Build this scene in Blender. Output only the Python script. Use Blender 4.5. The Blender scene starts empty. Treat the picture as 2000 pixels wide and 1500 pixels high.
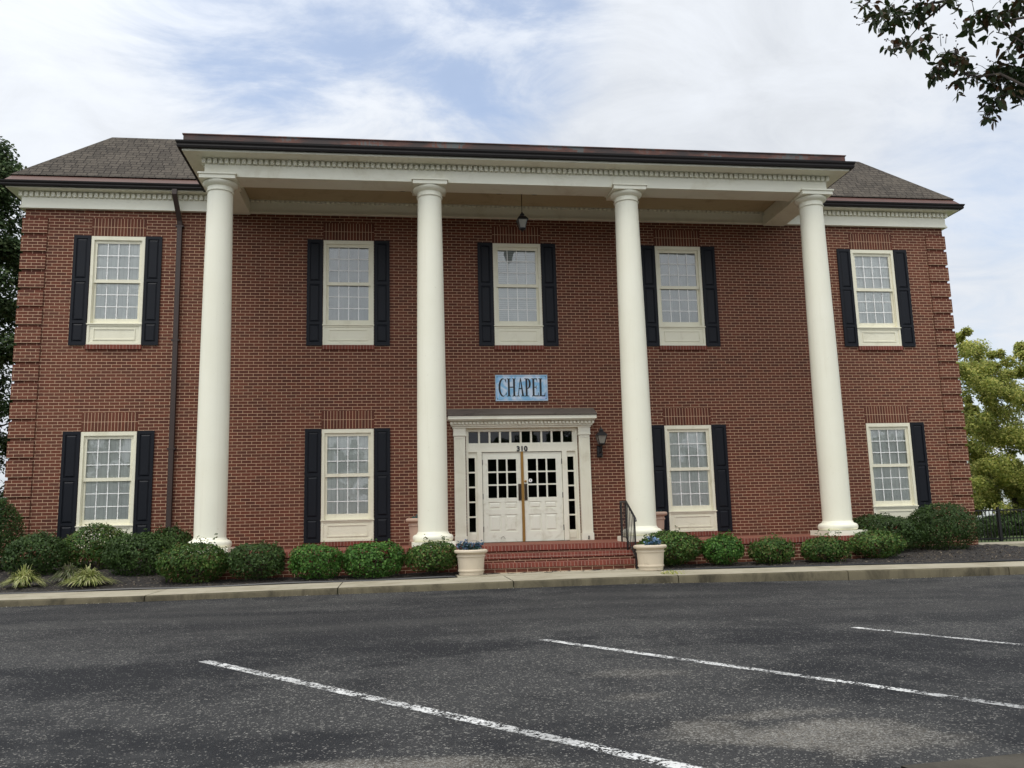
import bpy, math, random
import numpy as np
from math import sin, cos, pi, radians, sqrt, atan2
from mathutils import Vector, Matrix
SC = bpy.context.scene
COL = SC.collection
random.seed(7)
RNG = np.random.default_rng(11)

# ------------------------------------------------------------------ camera, sky, sun, exposure
CAM = np.array([-2.8287, -19.2734, 0.4948]); YAW, PITCH, ROLL, FPX = 0.135, 0.1582, -0.0256, 1663.06
_f = np.array([sin(YAW)*cos(PITCH), cos(YAW)*cos(PITCH), sin(PITCH)]); _r = np.array([cos(YAW), -sin(YAW), 0.0]); _u = np.cross(_r, _f)
CR, CU = cos(ROLL)*_r + sin(ROLL)*_u, -sin(ROLL)*_r + cos(ROLL)*_u
cam_d = bpy.data.cameras.new('camera'); cam = bpy.data.objects.new('camera', cam_d); COL.objects.link(cam)
cam_d.sensor_width = 36; cam_d.lens = 36*FPX/2000; cam_d.clip_end = 3000; cam_d.clip_start = 0.05
cam.matrix_world = Matrix(((CR[0], CU[0], -_f[0], CAM[0]), (CR[1], CU[1], -_f[1], CAM[1]), (CR[2], CU[2], -_f[2], CAM[2]), (0, 0, 0, 1)))
SC.camera = cam
SUN_AZ, SUN_EL = radians(214), radians(63)          # clockwise from +Y (north); behind and left of the camera
SUNV = np.array([sin(SUN_AZ)*cos(SUN_EL), cos(SUN_AZ)*cos(SUN_EL), sin(SUN_EL)])
world = bpy.data.worlds.new('World'); SC.world = world; world.use_nodes = True
SC.view_settings.view_transform = 'Standard'; SC.view_settings.look = 'None'; SC.view_settings.exposure = 0.24; SC.view_settings.gamma = 1.0
sd = bpy.data.lights.new('sun', 'SUN'); sd.energy = 1.5; sd.angle = radians(25); sd.color = (1.0, 0.95, 0.86)
sun = bpy.data.objects.new('sun', sd); COL.objects.link(sun)
sun.rotation_euler = Vector(SUNV.tolist()).to_track_quat('Z', 'Y').to_euler(); sun.location = (-12, -30, 30)

class NT:
    """tiny node-tree helper"""
    def __init__(s, tree): s.t = tree; s.n = tree.nodes; s.l = tree.links
    def new(s, typ, **kw):
        n = s.n.new(typ)
        for k, v in kw.items(): setattr(n, k, v)
        return n
    def set(s, node, key, val):
        if isinstance(val, bpy.types.NodeSocket): s.l.new(val, node.inputs[key])
        elif val is not None:
            if isinstance(val, (tuple, list)) and len(val) == 3 and node.inputs[key].type == 'RGBA': val = (*val, 1)
            node.inputs[key].default_value = val
    def math(s, op, a, b=None, c=None, clamp=False):
        n = s.new('ShaderNodeMath', operation=op, use_clamp=clamp); s.set(n, 0, a)
        if b is not None: s.set(n, 1, b)
        if c is not None: s.set(n, 2, c)
        return n.outputs[0]
    def vmath(s, op, a, b=None, out=0):
        n = s.new('ShaderNodeVectorMath', operation=op); s.set(n, 0, a)
        if b is not None: s.set(n, 1, b)
        return n.outputs[out]
    def scale(s, v, f):
        n = s.new('ShaderNodeVectorMath', operation='SCALE'); s.set(n, 0, v); s.set(n, 'Scale', f); return n.outputs[0]
    def mix(s, fac, a, b, blend='MIX'):
        n = s.new('ShaderNodeMix', data_type='RGBA', blend_type=blend); s.set(n, 0, fac); s.set(n, 6, a); s.set(n, 7, b); return n.outputs[2]
    def noise(s, vec, scale, detail=4, rough=.55, dist=0.0):
        n = s.new('ShaderNodeTexNoise'); s.set(n, 'Vector', vec); s.set(n, 'Scale', scale); s.set(n, 'Detail', detail); s.set(n, 'Roughness', rough); s.set(n, 'Distortion', dist); return n.outputs[0]
    def noise3(s, vec, scale):
        n = s.new('ShaderNodeTexNoise'); s.set(n, 'Vector', vec); s.set(n, 'Scale', scale); s.set(n, 'Detail', 5); s.set(n, 'Roughness', .65); return n.outputs[1]
    def maprange(s, v, a, b, c=0.0, d=1.0, smooth=True):
        n = s.new('ShaderNodeMapRange', interpolation_type='SMOOTHSTEP' if smooth else 'LINEAR'); s.set(n, 0, v)
        for i, x in enumerate((a, b, c, d)): s.set(n, i+1, x)
        return n.outputs[0]
    def mapping(s, vec, scale=(1, 1, 1), loc=(0, 0, 0), rot=(0, 0, 0)):
        n = s.new('ShaderNodeMapping'); s.set(n, 'Vector', vec); n.inputs['Scale'].default_value = scale; n.inputs['Location'].default_value = loc; n.inputs['Rotation'].default_value = rot; return n.outputs[0]
    def bump(s, h, strength=.5, dist=.01):
        n = s.new('ShaderNodeBump'); s.set(n, 'Height', h); s.set(n, 'Strength', strength); s.set(n, 'Distance', dist); return n.outputs[0]

# overcast sky: a Nishita sky seen through a broken sheet of bright cloud, brightest round the sun
w = NT(world.node_tree); w.n.clear()
wo = w.new('ShaderNodeOutputWorld'); bg = w.new('ShaderNodeBackground'); bg.inputs[1].default_value = 0.10; w.l.new(bg.outputs[0], wo.inputs[0])
sky = w.new('ShaderNodeTexSky', sky_type='NISHITA', sun_disc=False, sun_elevation=SUN_EL, sun_rotation=SUN_AZ, air_density=1.0, dust_density=1.2)
D = w.vmath('NORMALIZE', w.new('ShaderNodeTexCoord').outputs['Generated'])
sep = w.new('ShaderNodeSeparateXYZ'); w.l.new(D, sep.inputs[0])
zz = w.math('ADD', w.math('MAXIMUM', sep.outputs[2], 0.0), 0.22)
pl = w.new('ShaderNodeCombineXYZ'); w.set(pl, 0, w.math('DIVIDE', sep.outputs[0], zz)); w.set(pl, 1, w.math('DIVIDE', sep.outputs[1], zz))
P2 = w.mapping(pl.outputs[0], (1.0, 1.35, 1), (0.35, 1.2, 0), (0, 0, -.25))
n1 = w.noise(P2, 0.9, 8, .6, .7); n2 = w.noise(P2, 3.4, 7, .62, .6)
def lobe(v, a, b):
    v = np.array(v)/np.linalg.norm(v); return w.maprange(w.vmath('DOT_PRODUCT', D, tuple(v), out=1), a, b)
def pix(a, b): return _f + (a-1000)/FPX*CR - (b-750)/FPX*CU
hole = w.math('MULTIPLY', w.math('MAXIMUM', lobe(pix(540, 0), .978, 1.0), lobe(pix(900, 20), .980, 1.0)), w.maprange(n2, .30, .62, .42, .22))
hole2 = w.math('MULTIPLY', lobe(pix(1960, 560), .962, .999), .16)
hole3 = w.math('MULTIPLY', lobe(pix(1990, 210), .985, 1.0), .10)
cov = w.math('SUBTRACT', w.math('SUBTRACT', w.math('SUBTRACT', w.math('ADD', w.math('MULTIPLY', n1, .68), w.math('MULTIPLY', n2, .44)), hole), hole2), hole3)
cov = w.maprange(cov, .10, .54, .34, 1.0)
shade = w.maprange(w.math('ADD', w.math('MULTIPLY', n2, .6), w.math('MULTIPLY', n1, .5)), .34, .68, .84, 1.05)
glow = w.math('ADD', 1.0, w.math('MULTIPLY', w.maprange(w.vmath('DOT_PRODUCT', D, tuple(SUNV), out=1), -.2, 1.0), 0.9))
cloud = w.scale(w.scale((6.55, 6.85, 7.3), shade), glow)
blue = w.scale(w.vmath('MULTIPLY', sky.outputs[0], (1.0, 1.0, 1.0)), 2.0)
w.l.new(w.mix(cov, blue, cloud), bg.inputs[0])

# ------------------------------------------------------------------ materials
def srgb(r, g, b):
    return tuple(((c/255)/12.92 if c/255 <= .04045 else ((c/255+.055)/1.055)**2.4) for c in (r, g, b))
def mat(name):
    m = bpy.data.materials.new(name); m.use_nodes = True
    t = NT(m.node_tree); b = t.n['Principled BSDF']; return m, t, b
def simple(name, col, rough=.5, var=.12, scale=3.0, spec=.5, metal=0.0, bump=0.0, bscale=60, stain=None, stain_amt=.0, stain_scale=1.2):
    m, t, b = mat(name)
    tc = t.new('ShaderNodeTexCoord').outputs['Object']
    geo = t.new('ShaderNodeNewGeometry').outputs['Position']
    n = t.noise(geo, scale, 5, .6)
    c = t.mix(n, tuple(x*(1-var) for x in col), tuple(min(1, x*(1+var)) for x in col))
    if stain:
        sn = t.maprange(t.noise(geo, stain_scale, 6, .65, .6), .5, .72, 0, stain_amt)
        c = t.mix(sn, c, stain)
    t.set(b, 'Base Color', c); b.inputs['Roughness'].default_value = rough; b.inputs['Specular IOR Level'].default_value = spec; b.inputs['Metallic'].default_value = metal
    if bump: t.set(b, 'Normal', t.bump(t.noise(geo, bscale, 3, .6), bump, .01))
    return m
BW, BH = .2075, .0689
def brick(name, offset=.5, c1=(.156, .048, .028), c2=(.080, .029, .020), mortar=(.56, .385, .255), joint=.0054):
    m, t, b = mat(name)
    uv = t.new('ShaderNodeTexCoord').outputs['UV']; geo = t.new('ShaderNodeNewGeometry').outputs['Position']
    wob = t.scale(t.vmath('SUBTRACT', t.noise3(geo, 9), (.5, .5, .5)), .006)
    uvw = t.vmath('ADD', uv, wob)
    k = t.new('ShaderNodeTexBrick', offset=offset, offset_frequency=2, squash=1.0)
    t.set(k, 'Vector', uvw); t.set(k, 'Color1', c1); t.set(k, 'Color2', c2); t.set(k, 'Mortar', mortar); t.set(k, 'Scale', 1.0)
    t.set(k, 'Mortar Size', joint); t.set(k, 'Mortar Smooth', .25); t.set(k, 'Bias', -.1); t.set(k, 'Brick Width', BW); t.set(k, 'Row Height', BH)
    c = k.outputs[0]; kb = t.math('SUBTRACT', 1.0, k.outputs[1])
    fine = t.noise(geo, 45, 4, .65); big = t.noise(geo, .55, 5, .6); mid = t.noise(geo, 3.2, 4, .6)
    c = t.mix(t.math('MULTIPLY', kb, t.maprange(fine, .3, .75, 0, .5)), c, tuple(x*.45 for x in c1))
    c = t.mix(t.math('MULTIPLY', kb, t.maprange(big, .35, .7, 0, .35)), c, (.170, .063, .038))
    c = t.mix(t.maprange(mid, .55, .8, 0, .22), c, (.09, .034, .025))
    ef = t.maprange(t.noise(t.mapping(geo, (1.0, 1, 3.0)), 1.7, 6, .7, .8), .66, .80, 0, .3)
    c = t.mix(ef, c, (.42, .30, .24))
    t.set(b, 'Base Color', c); b.inputs['Roughness'].default_value = .85; b.inputs['Specular IOR Level'].default_value = .25
    h = t.math('SUBTRACT', t.math('MULTIPLY', fine, .25), k.outputs[1])
    t.set(b, 'Normal', t.bump(h, .7, .006))
    return m
M_BRICK = brick('red_brick'); M_SOLDIER = brick('red_brick_soldier', offset=0.0); M_STEP = brick('step_brick', offset=0.0, c1=(.24, .062, .042), c2=(.15, .040, .030), mortar=(.34, .22, .17))
M_PAVER = brick('porch_brick', c1=(.27, .10, .065), c2=(.21, .075, .05), mortar=(.27, .15, .11), joint=.004)
M_CREAM = simple('cream_paint', srgb(232, 230, 212), .42, .035, 2.0, stain=srgb(190, 182, 150), stain_amt=.35, stain_scale=1.5)
def column_paint():
    m, t, b = mat('column_paint'); geo = t.new('ShaderNodeNewGeometry').outputs['Position']
    c = t.mix(t.noise(geo, 1.1, 5, .6), srgb(239, 237, 220), srgb(229, 226, 205))
    st = t.maprange(t.noise(t.mapping(geo, (9, 9, .35)), 1.0, 5, .65, .3), .52, .78, 0, .14); c = t.mix(st, c, srgb(192, 184, 158))
    c = t.mix(t.maprange(t.noise(geo, 14, 5, .75), .62, .75, 0, .35), c, srgb(176, 168, 144))
    t.set(b, 'Base Color', c); t.set(b, 'Roughness', t.maprange(t.noise(geo, 3, 4), .3, .7, .34, .55)); b.inputs['Specular IOR Level'].default_value = .4
    t.set(b, 'Normal', t.bump(t.noise(geo, 30, 3), .12, .004)); return m
M_COLUMN = column_paint()
M_SASH = simple('window_paint', srgb(231, 227, 204), .45, .03, 4.0, stain=srgb(190, 183, 152), stain_amt=.3, stain_scale=3)
M_DOOR = simple('door_paint', srgb(230, 230, 214), .42, .05, 3.0, stain=srgb(176, 168, 140), stain_amt=.4, stain_scale=4)
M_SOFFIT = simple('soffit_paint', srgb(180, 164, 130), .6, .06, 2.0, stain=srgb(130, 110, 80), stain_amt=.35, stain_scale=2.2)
M_SHUT = simple('shutter_paint', srgb(18, 21, 28), .5, .14, 2.0, spec=.22)
M_GRILLE = simple('grille_white', srgb(240, 240, 236), .45, .02, 3)
M_BLIND = None
M_DARK = simple('dark_room', (.006, .006, .007), .9, .2)
M_BRONZE = simple('dark_bronze', srgb(29, 26, 25), .6, .25, 3.0, spec=.25)
M_PIPE = simple('brown_downspout', srgb(54, 40, 34), .5, .2, 2.2, spec=.5, stain=srgb(40, 30, 27), stain_amt=.5)
M_BLACK = simple('black_iron', srgb(17, 17, 19), .4, .2, 8.0)
M_BRASS = simple('aged_brass', srgb(158, 120, 62), .4, .18, 6.0, metal=.6)
M_PLATE = simple('dark_plate', srgb(70, 60, 50), .45, .2, 9.0, metal=.5)
M_PLANT_POT = simple('pot_resin', srgb(203, 190, 168), .6, .05, 3.0, stain=srgb(150, 136, 114), stain_amt=.35, stain_scale=3.0)
M_POT_SHADED = simple('pot_resin_shaded', srgb(188, 160, 140), .65, .06, 3.0)  # same pot resin, with the porch shade put into its colour
M_SOIL = simple('soil', (.035, .026, .02), .95, .4, 30)
M_WHITE = simple('white_siding', srgb(225, 226, 226), .6, .04, 1.0)
M_TWIG = simple('bark', (.055, .043, .034), .9, .35, 9.0, bump=.6, bscale=40)
M_STEM = simple('shrub_stem', (.05, .038, .026), .9, .3, 12)
M_INK = simple('sign_ink', srgb(22, 24, 30), .5, .1, 5)

def copper():
    m, t, b = mat('weathered_copper'); geo = t.new('ShaderNodeNewGeometry').outputs['Position']
    n = t.noise(t.mapping(geo, (.7, .7, 2.2)), 1.1, 5, .65); v = t.noise(t.mapping(geo, (9, 9, .8)), 1.4, 3, .6)
    c = t.mix(t.maprange(n, .62, .40), srgb(112, 66, 50), srgb(56, 46, 43))
    c = t.mix(t.maprange(t.math('MULTIPLY', v, t.maprange(n, .40, .60)), .34, .52, 0, .75), c, srgb(78, 96, 96))
    t.set(b, 'Base Color', c); b.inputs['Roughness'].default_value = .5; b.inputs['Metallic'].default_value = .25
    return m
M_COPPER = copper(); M_COPPER2 = simple('brown_copper', srgb(84, 54, 45), .5, .22, 2.5, stain=srgb(70, 48, 42), stain_amt=.6, stain_scale=1.0)
def shingle():
    m, t, b = mat('asphalt_shingle'); uv = t.new('ShaderNodeTexCoord').outputs['UV']; geo = t.new('ShaderNodeNewGeometry').outputs['Position']
    uw = t.vmath('ADD', uv, t.scale(t.vmath('SUBTRACT', t.noise3(geo, 5), (.5, .5, .5)), .02))
    k = t.new('ShaderNodeTexBrick', offset=.37, offset_frequency=3, squash=.6, squash_frequency=2); t.set(k, 'Vector', uw); t.set(k, 'Scale', 1.0)
    t.set(k, 'Color1', srgb(97, 90, 81)); t.set(k, 'Color2', srgb(76, 71, 64)); t.set(k, 'Mortar', srgb(40, 36, 33)); t.set(k, 'Mortar Size', .014); t.set(k, 'Mortar Smooth', .6)
    t.set(k, 'Brick Width', .24); t.set(k, 'Row Height', .13)
    c = t.mix(t.maprange(t.noise(geo, 30, 4, .7), .35, .7, 0, .6), k.outputs[0], srgb(52, 47, 43))
    c = t.mix(t.maprange(t.noise(geo, 1.6, 4), .4, .7, 0, .3), c, srgb(102, 95, 85))
    t.set(b, 'Base Color', c); b.inputs['Roughness'].default_value = .95; b.inputs['Specular IOR Level'].default_value = .2
    t.set(b, 'Normal', t.bump(t.math('SUBTRACT', t.noise(geo, 70, 3), k.outputs[1]), .8, .012))
    return m
M_SHINGLE = shingle()
def glass(name, tint=(.9, .95, .95), refl=1.0):
    m, t, b = mat(name); t.n.remove(b); out = t.n['Material Output']
    g = t.new('ShaderNodeBsdfGlossy'); g.inputs['Roughness'].default_value = .02; tr = t.new('ShaderNodeBsdfTransparent'); t.set(tr, 0, tint)
    fr = t.new('ShaderNodeFresnel'); fr.inputs[0].default_value = 1.5
    geo = t.new('ShaderNodeNewGeometry').outputs['Position']
    nb = t.bump(t.noise(geo, 1.3, 2, .5), .06, .05); t.set(g, 'Normal', nb)
    mx = t.new('ShaderNodeMixShader'); t.set(mx, 0, t.math('MULTIPLY', fr.outputs[0], refl, clamp=True)); t.l.new(tr.outputs[0], mx.inputs[1]); t.l.new(g.outputs[0], mx.inputs[2]); t.l.new(mx.outputs[0], out.inputs[0])
    return m
M_GLASS = glass('window_glass', (.97, .98, .97), refl=2.2); M_GLASS_LOW = glass('clear_window_glass', (.985, .99, .98), refl=1.35); M_LAMPGLASS = simple('frosted_lantern_glass', (.26, .25, .215), .15, .25, 9.0); M_DOORGLASS = glass('door_glass', (.25, .25, .27), 1.0)
def blind(name, slat, dim=1.0):
    m, t, b = mat(name); geo = t.new('ShaderNodeNewGeometry').outputs['Position']
    s = t.new('ShaderNodeSeparateXYZ'); t.l.new(geo, s.inputs[0])
    wv = t.math('SINE', t.math('MULTIPLY', s.outputs[2] if slat else s.outputs[0], 2*pi/(.05 if slat else .09)))
    n = t.noise(t.mapping(geo, (1.5, 1, .7)), 1.4, 4)
    c = t.mix(t.maprange(n, .35, .7), srgb(243, 246, 238), srgb(228, 232, 224))
    c = t.mix(t.maprange(wv, .2 if slat else .6, 1, 0, .45 if slat else .12), c, srgb(120, 124, 120))
    c = t.mix(1.0, c, (dim, dim, dim*1.04), 'MULTIPLY')
    t.set(b, 'Base Color', c); b.inputs['Roughness'].default_value = .8
    return m
M_SLAT = blind('mini_blind', True, .62); M_BLIND = blind('pale_curtain', False); M_BLIND_DK = blind('dark_interior_curtain', False, .42)  # last one: pale curtain dimmed, the dark interior put into its colour

def concrete(name, base, dirt, amt, bump=.4):
    m, t, b = mat(name); geo = t.new('ShaderNodeNewGeometry').outputs['Position']
    c = t.mix(t.noise(geo, 2.0, 6, .65), tuple(x*.85 for x in base), tuple(x*1.12 for x in base))
    c = t.mix(t.maprange(t.noise(geo, 60, 3, .7), .4, .8, 0, .35), c, tuple(x*.55 for x in base))
    c = t.mix(t.maprange(t.noise(t.mapping(geo, (1, 1, .5)), 1.5, 7, .7, .6), .42, .70, 0, amt), c, dirt)
    t.set(b, 'Base Color', c); b.inputs['Roughness'].default_value = .9; b.inputs['Specular IOR Level'].default_value = .25
    t.set(b, 'Normal', t.bump(t.noise(geo, 50, 4, .7), bump, .006))
    return m
M_WALK = concrete('pale_concrete', srgb(168, 161, 142), srgb(118, 108, 86), .5)
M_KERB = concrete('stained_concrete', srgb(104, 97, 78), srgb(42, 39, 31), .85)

def asphalt():
    m, t, b = mat('worn_asphalt'); geo = t.new('ShaderNodeNewGeometry').outputs['Position']
    v = t.new('ShaderNodeTexVoronoi', feature='F1'); t.set(v, 'Vector', geo); t.set(v, 'Scale', 108.0); t.set(v, 'Randomness', 1.0)
    sepc = t.new('ShaderNodeSeparateColor'); t.l.new(v.outputs['Color'], sepc.inputs[0])
    v2 = t.new('ShaderNodeTexVoronoi', feature='F1'); t.set(v2, 'Vector', geo); t.set(v2, 'Scale', 58.0)
    sep2 = t.new('ShaderNodeSeparateColor'); t.l.new(v2.outputs['Color'], sep2.inputs[0])
    big = t.noise(t.mapping(geo, (.55, 1.0, 1)), .55, 6, .62, .4); mid = t.noise(geo, 1.7, 6, .65, .3)
    wear = t.math('ADD', t.math('MULTIPLY', big, .75), t.math('MULTIPLY', mid, .4))
    def spot(x, y, rx, ry, gain):
        q = t.mapping(geo, (1/rx, 1/ry, 0), (-x/rx, -y/ry, 0)); qn = t.vmath('ADD', q, t.scale(t.vmath('SUBTRACT', t.noise3(geo, 1.6), (.5, .5, .5)), 2.6))
        d = t.vmath('LENGTH', qn, out=1)
        return t.math('MULTIPLY', t.maprange(d, 1.25, .35), gain)
    def sp_(px, py, rx, ry, gain): q = surf(px, py); return spot(float(q[0]), float(q[1]), rx, ry, gain)
    patch = sp_(1590, 1432, .62, .30, 1.0)
    for a in ((1380, 1425, .35, .25, .6), (1250, 1315, .45, .22, .3), (1230, 1360, .25, .15, .35), (1720, 1450, .5, .25, .7), (700, 1510, .9, .22, .85), (1500, 1395, .5, .12, .5)): patch = t.math('MAXIMUM', patch, sp_(*a))
    # drive lane: paler, finer worn strip between the kerb and the stalls
    s = t.new('ShaderNodeSeparateXYZ'); t.l.new(geo, s.inputs[0])
    lane = t.math('MULTIPLY', t.maprange(s.outputs[1], -10.4, -8.6), t.maprange(s.outputs[1], -5.15, -6.1))
    sealed = t.maprange(t.math('SUBTRACT', wear, t.math('MULTIPLY', lane, .06)), .66, .48)           # dark sealer still on
    base = t.mix(sealed, (.051, .051, .051), (.015, .016, .019))
    base = t.mix(t.math('MULTIPLY', lane, .6), base, t.mix(t.maprange(t.noise(t.mapping(geo, (.22, 1.3, 1)), 1.1, 5, .6), .35, .65), (.026, .026, .028), (.076, .074, .070)))
    base = t.mix(t.math('MULTIPLY', patch, .9), base, (.165, .148, .122))
    thr = t.math('ADD', t.math('SUBTRACT', .903, t.math('MULTIPLY', patch, .35)), t.math('MULTIPLY', sealed, .055))
    sp = t.math('GREATER_THAN', sepc.outputs[0], thr); sp2 = t.math('GREATER_THAN', sep2.outputs[1], t.math('ADD', thr, .045))
    stone = t.mix(sepc.outputs[2], (.12, .117, .11), (.36, .345, .31))
    c = t.mix(t.math('MULTIPLY', sp, .85), base, stone)
    c = t.mix(t.math('MULTIPLY', sp2, .8), c, stone)
    c = t.mix(t.maprange(sepc.outputs[1], .0, .35, .55, 0), c, (.010, .010, .011))
    oil = t.maprange(t.noise(t.mapping(geo, (1, 1, 1), (5, 2, 0)), 2.6, 3, .5), .70, .78, 0, .55); c = t.mix(oil, c, (.012, .012, .013))
    t.set(b, 'Base Color', c)
    b.inputs['Roughness'].default_value = .8; b.inputs['Specular IOR Level'].default_value = .28
    hgt = t.math('ADD', t.math('MULTIPLY', v.outputs['Distance'], 30), t.noise(geo, 25, 3, .7))
    t.set(b, 'Normal', t.bump(hgt, .55, .006))
    return m
def zk(x): return float(np.interp(x, [-60, -9, -6.8, -4.6, .9, 5.3, 8.3, 60], [-.53, -.524, -.532, -.518, -.499, -.528, -.562, -.60]))
def za(x, y):
    z = float(np.interp(x, [-60, -9, -4.6, 1.2, 5.3, 8.3, 60], [-.63, -.622, -.616, -.62, -.695, -.70, -.72]))
    return z + .025*(max(y, -22.0)+5.0)
def surf(a, b):
    d = pix(a, b); t = 10.0
    for _ in range(40):
        p = CAM+d*t; z = za(p[0], p[1]); t += (z-p[2])/d[2]
    return CAM+d*t
M_ASPH = asphalt()
def line_paint():
    m, t, b = mat('worn_white_paint'); geo = t.new('ShaderNodeNewGeometry').outputs['Position']
    out = t.n['Material Output']
    n = t.math('ADD', t.math('MULTIPLY', t.noise(geo, 38, 3, .7), .62), t.math('MULTIPLY', t.noise(geo, 5, 4, .6), .42))
    v = t.new('ShaderNodeTexVoronoi'); t.set(v, 'Vector', geo); t.set(v, 'Scale', 60)
    on = t.maprange(t.math('SUBTRACT', n, t.math('MULTIPLY', v.outputs['Distance'], .10)), .42, .50)
    uvx = t.new('ShaderNodeSeparateXYZ'); t.l.new(t.new('ShaderNodeTexCoord').outputs['UV'], uvx.inputs[0])
    edge = t.maprange(t.math('ADD', uvx.outputs[1], t.math('MULTIPLY', t.math('SUBTRACT', t.noise(geo, 30, 3, .7), .5), .35)), .0, .16)
    edge2 = t.maprange(t.math('ADD', uvx.outputs[1], t.math('MULTIPLY', t.math('SUBTRACT', t.noise(geo, 30, 3, .7), .5), .35)), 1.0, .84)
    fade = t.maprange(t.noise(t.mapping(geo, (1, 1, 1), (3, 7, 0)), 1.1, 3), .30, .6, .55, 1.0)
    a = t.math('MULTIPLY', t.math('MULTIPLY', t.math('MULTIPLY', on, edge), edge2), fade)
    t.set(b, 'Base Color', t.mix(t.noise(geo, 12, 4), (.50, .50, .49), (.74, .74, .72))); b.inputs['Roughness'].default_value = .7
    t.set(b, 'Alpha', a)
    return m
M_LINE = line_paint()
def mulch():
    m, t, b = mat('dark_mulch'); geo = t.new('ShaderNodeNewGeometry').outputs['Position']
    v = t.new('ShaderNodeTexVoronoi'); t.set(v, 'Vector', t.mapping(geo, (1, 1.6, 1), (0, 0, 0), (0, 0, .5))); t.set(v, 'Scale', 34)
    s = t.new('ShaderNodeSeparateColor'); t.l.new(v.outputs['Color'], s.inputs[0])
    c = t.mix(s.outputs[0], (.008, .007, .0065), (.036, .029, .024)); c = t.mix(t.maprange(t.noise(geo, 1.3, 5), .5, .75, 0, .5), c, (.055, .043, .031))
    c = t.mix(t.math('GREATER_THAN', s.outputs[1], .965), c, (.22, .18, .13))
    t.set(b, 'Base Color', c); b.inputs['Roughness'].default_value = .95; t.set(b, 'Normal', t.bump(t.math('ADD', v.outputs['Distance'], t.noise(geo, 20, 4)), .9, .03))
    return m
M_MULCH = mulch()
def grass_ground():
    m, t, b = mat('lawn_ground'); geo = t.new('ShaderNodeNewGeometry').outputs['Position']
    c = t.mix(t.noise(geo, .35, 5), (.045, .085, .02), (.10, .13, .035)); c = t.mix(t.maprange(t.noise(geo, 40, 4, .7), .4, .8, 0, .6), c, (.03, .05, .015))
    t.set(b, 'Base Color', c); b.inputs['Roughness'].default_value = .95; t.set(b, 'Normal', t.bump(t.noise(geo, 60, 3), .8, .03)); return m
M_LAWN = grass_ground()
def leaf(name, cols, trans=.25, rough=.42, spec=.45):
    """leaf-sized faces; each leaf keeps its own colour (random per island)"""
    m, t, b = mat(name); out = t.n['Material Output']
    g = t.new('ShaderNodeNewGeometry'); r = t.new('ShaderNodeValToRGB'); r.color_ramp.interpolation = 'LINEAR'
    t.l.new(g.outputs['Random Per Island'], r.inputs[0]); el = r.color_ramp.elements
    while len(el) < len(cols): el.new(.5)
    for i, c in enumerate(cols): el[i].position = i/(len(cols)-1); el[i].color = (*c, 1)
    c = t.mix(t.maprange(t.noise(g.outputs['Position'], 2.2, 3), .35, .7, 0, .45), r.outputs[0], tuple(x*.6 for x in cols[0]))
    t.set(b, 'Base Color', c); b.inputs['Roughness'].default_value = rough; b.inputs['Specular IOR Level'].default_value = spec
    tl = t.new('ShaderNodeBsdfTranslucent'); t.set(tl, 0, t.scale(c, 1.3)); mx = t.new('ShaderNodeMixShader'); mx.inputs[0].default_value = trans
    t.l.new(b.outputs[0], mx.inputs[1]); t.l.new(tl.outputs[0], mx.inputs[2]); t.l.new(mx.outputs[0], out.inputs[0])
    return m
M_LEAF_SHRUB = leaf('shrub_leaf', [(.028, .064, .012), (.045, .10, .018), (.066, .14, .026), (.13, .21, .045), (.12, .085, .03)], .25, .55, .25)
M_LEAF_SHRUB2 = leaf('shrub_leaf_bright', [(.030, .080, .013), (.052, .135, .022), (.078, .19, .032), (.15, .28, .055)], .25, .55, .25)
M_LEAF_DARK = leaf('shrub_leaf_dark', [(.026, .050, .012), (.037, .073, .018), (.052, .097, .024), (.085, .14, .036)], .25, .55, .25)
M_LEAF_OAK = leaf('dark_tree_leaf', [(.032, .056, .022), (.052, .088, .032), (.075, .12, .042), (.12, .15, .058)], .25, .6, .2)
M_LEAF_LIME = leaf('lime_tree_leaf', [(.15, .19, .05), (.29, .34, .085), (.47, .49, .14), (.70, .62, .22)], .55, .6, .2)
M_LEAF_MYRTLE = leaf('myrtle_leaf', [(.020, .034, .012), (.030, .050, .016), (.045, .065, .020), (.10, .040, .020)], .22, .5, .25)
M_LEAF_LIRIOPE = leaf('variegated_blade', [(.14, .19, .04), (.28, .32, .09), (.48, .48, .19), (.60, .58, .32)], .3)
M_LEAF_LIRIOPE2 = leaf('green_blade', [(.06, .09, .025), (.12, .15, .05), (.20, .21, .09), (.20, .15, .16)], .3)
M_BLUE_A = leaf('faded_blue_petal', [(.05, .10, .14), (.10, .17, .28), (.16, .24, .40), (.30, .36, .50)], .2)
M_BLUE_B = leaf('sky_blue_petal', [(.05, .13, .28), (.12, .25, .45), (.32, .45, .65), (.70, .75, .80)], .2)
M_TEAL = leaf('teal_leaf', [(.02, .07, .07), (.03, .10, .10), (.04, .13, .12), (.03, .06, .05)], .2)

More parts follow.
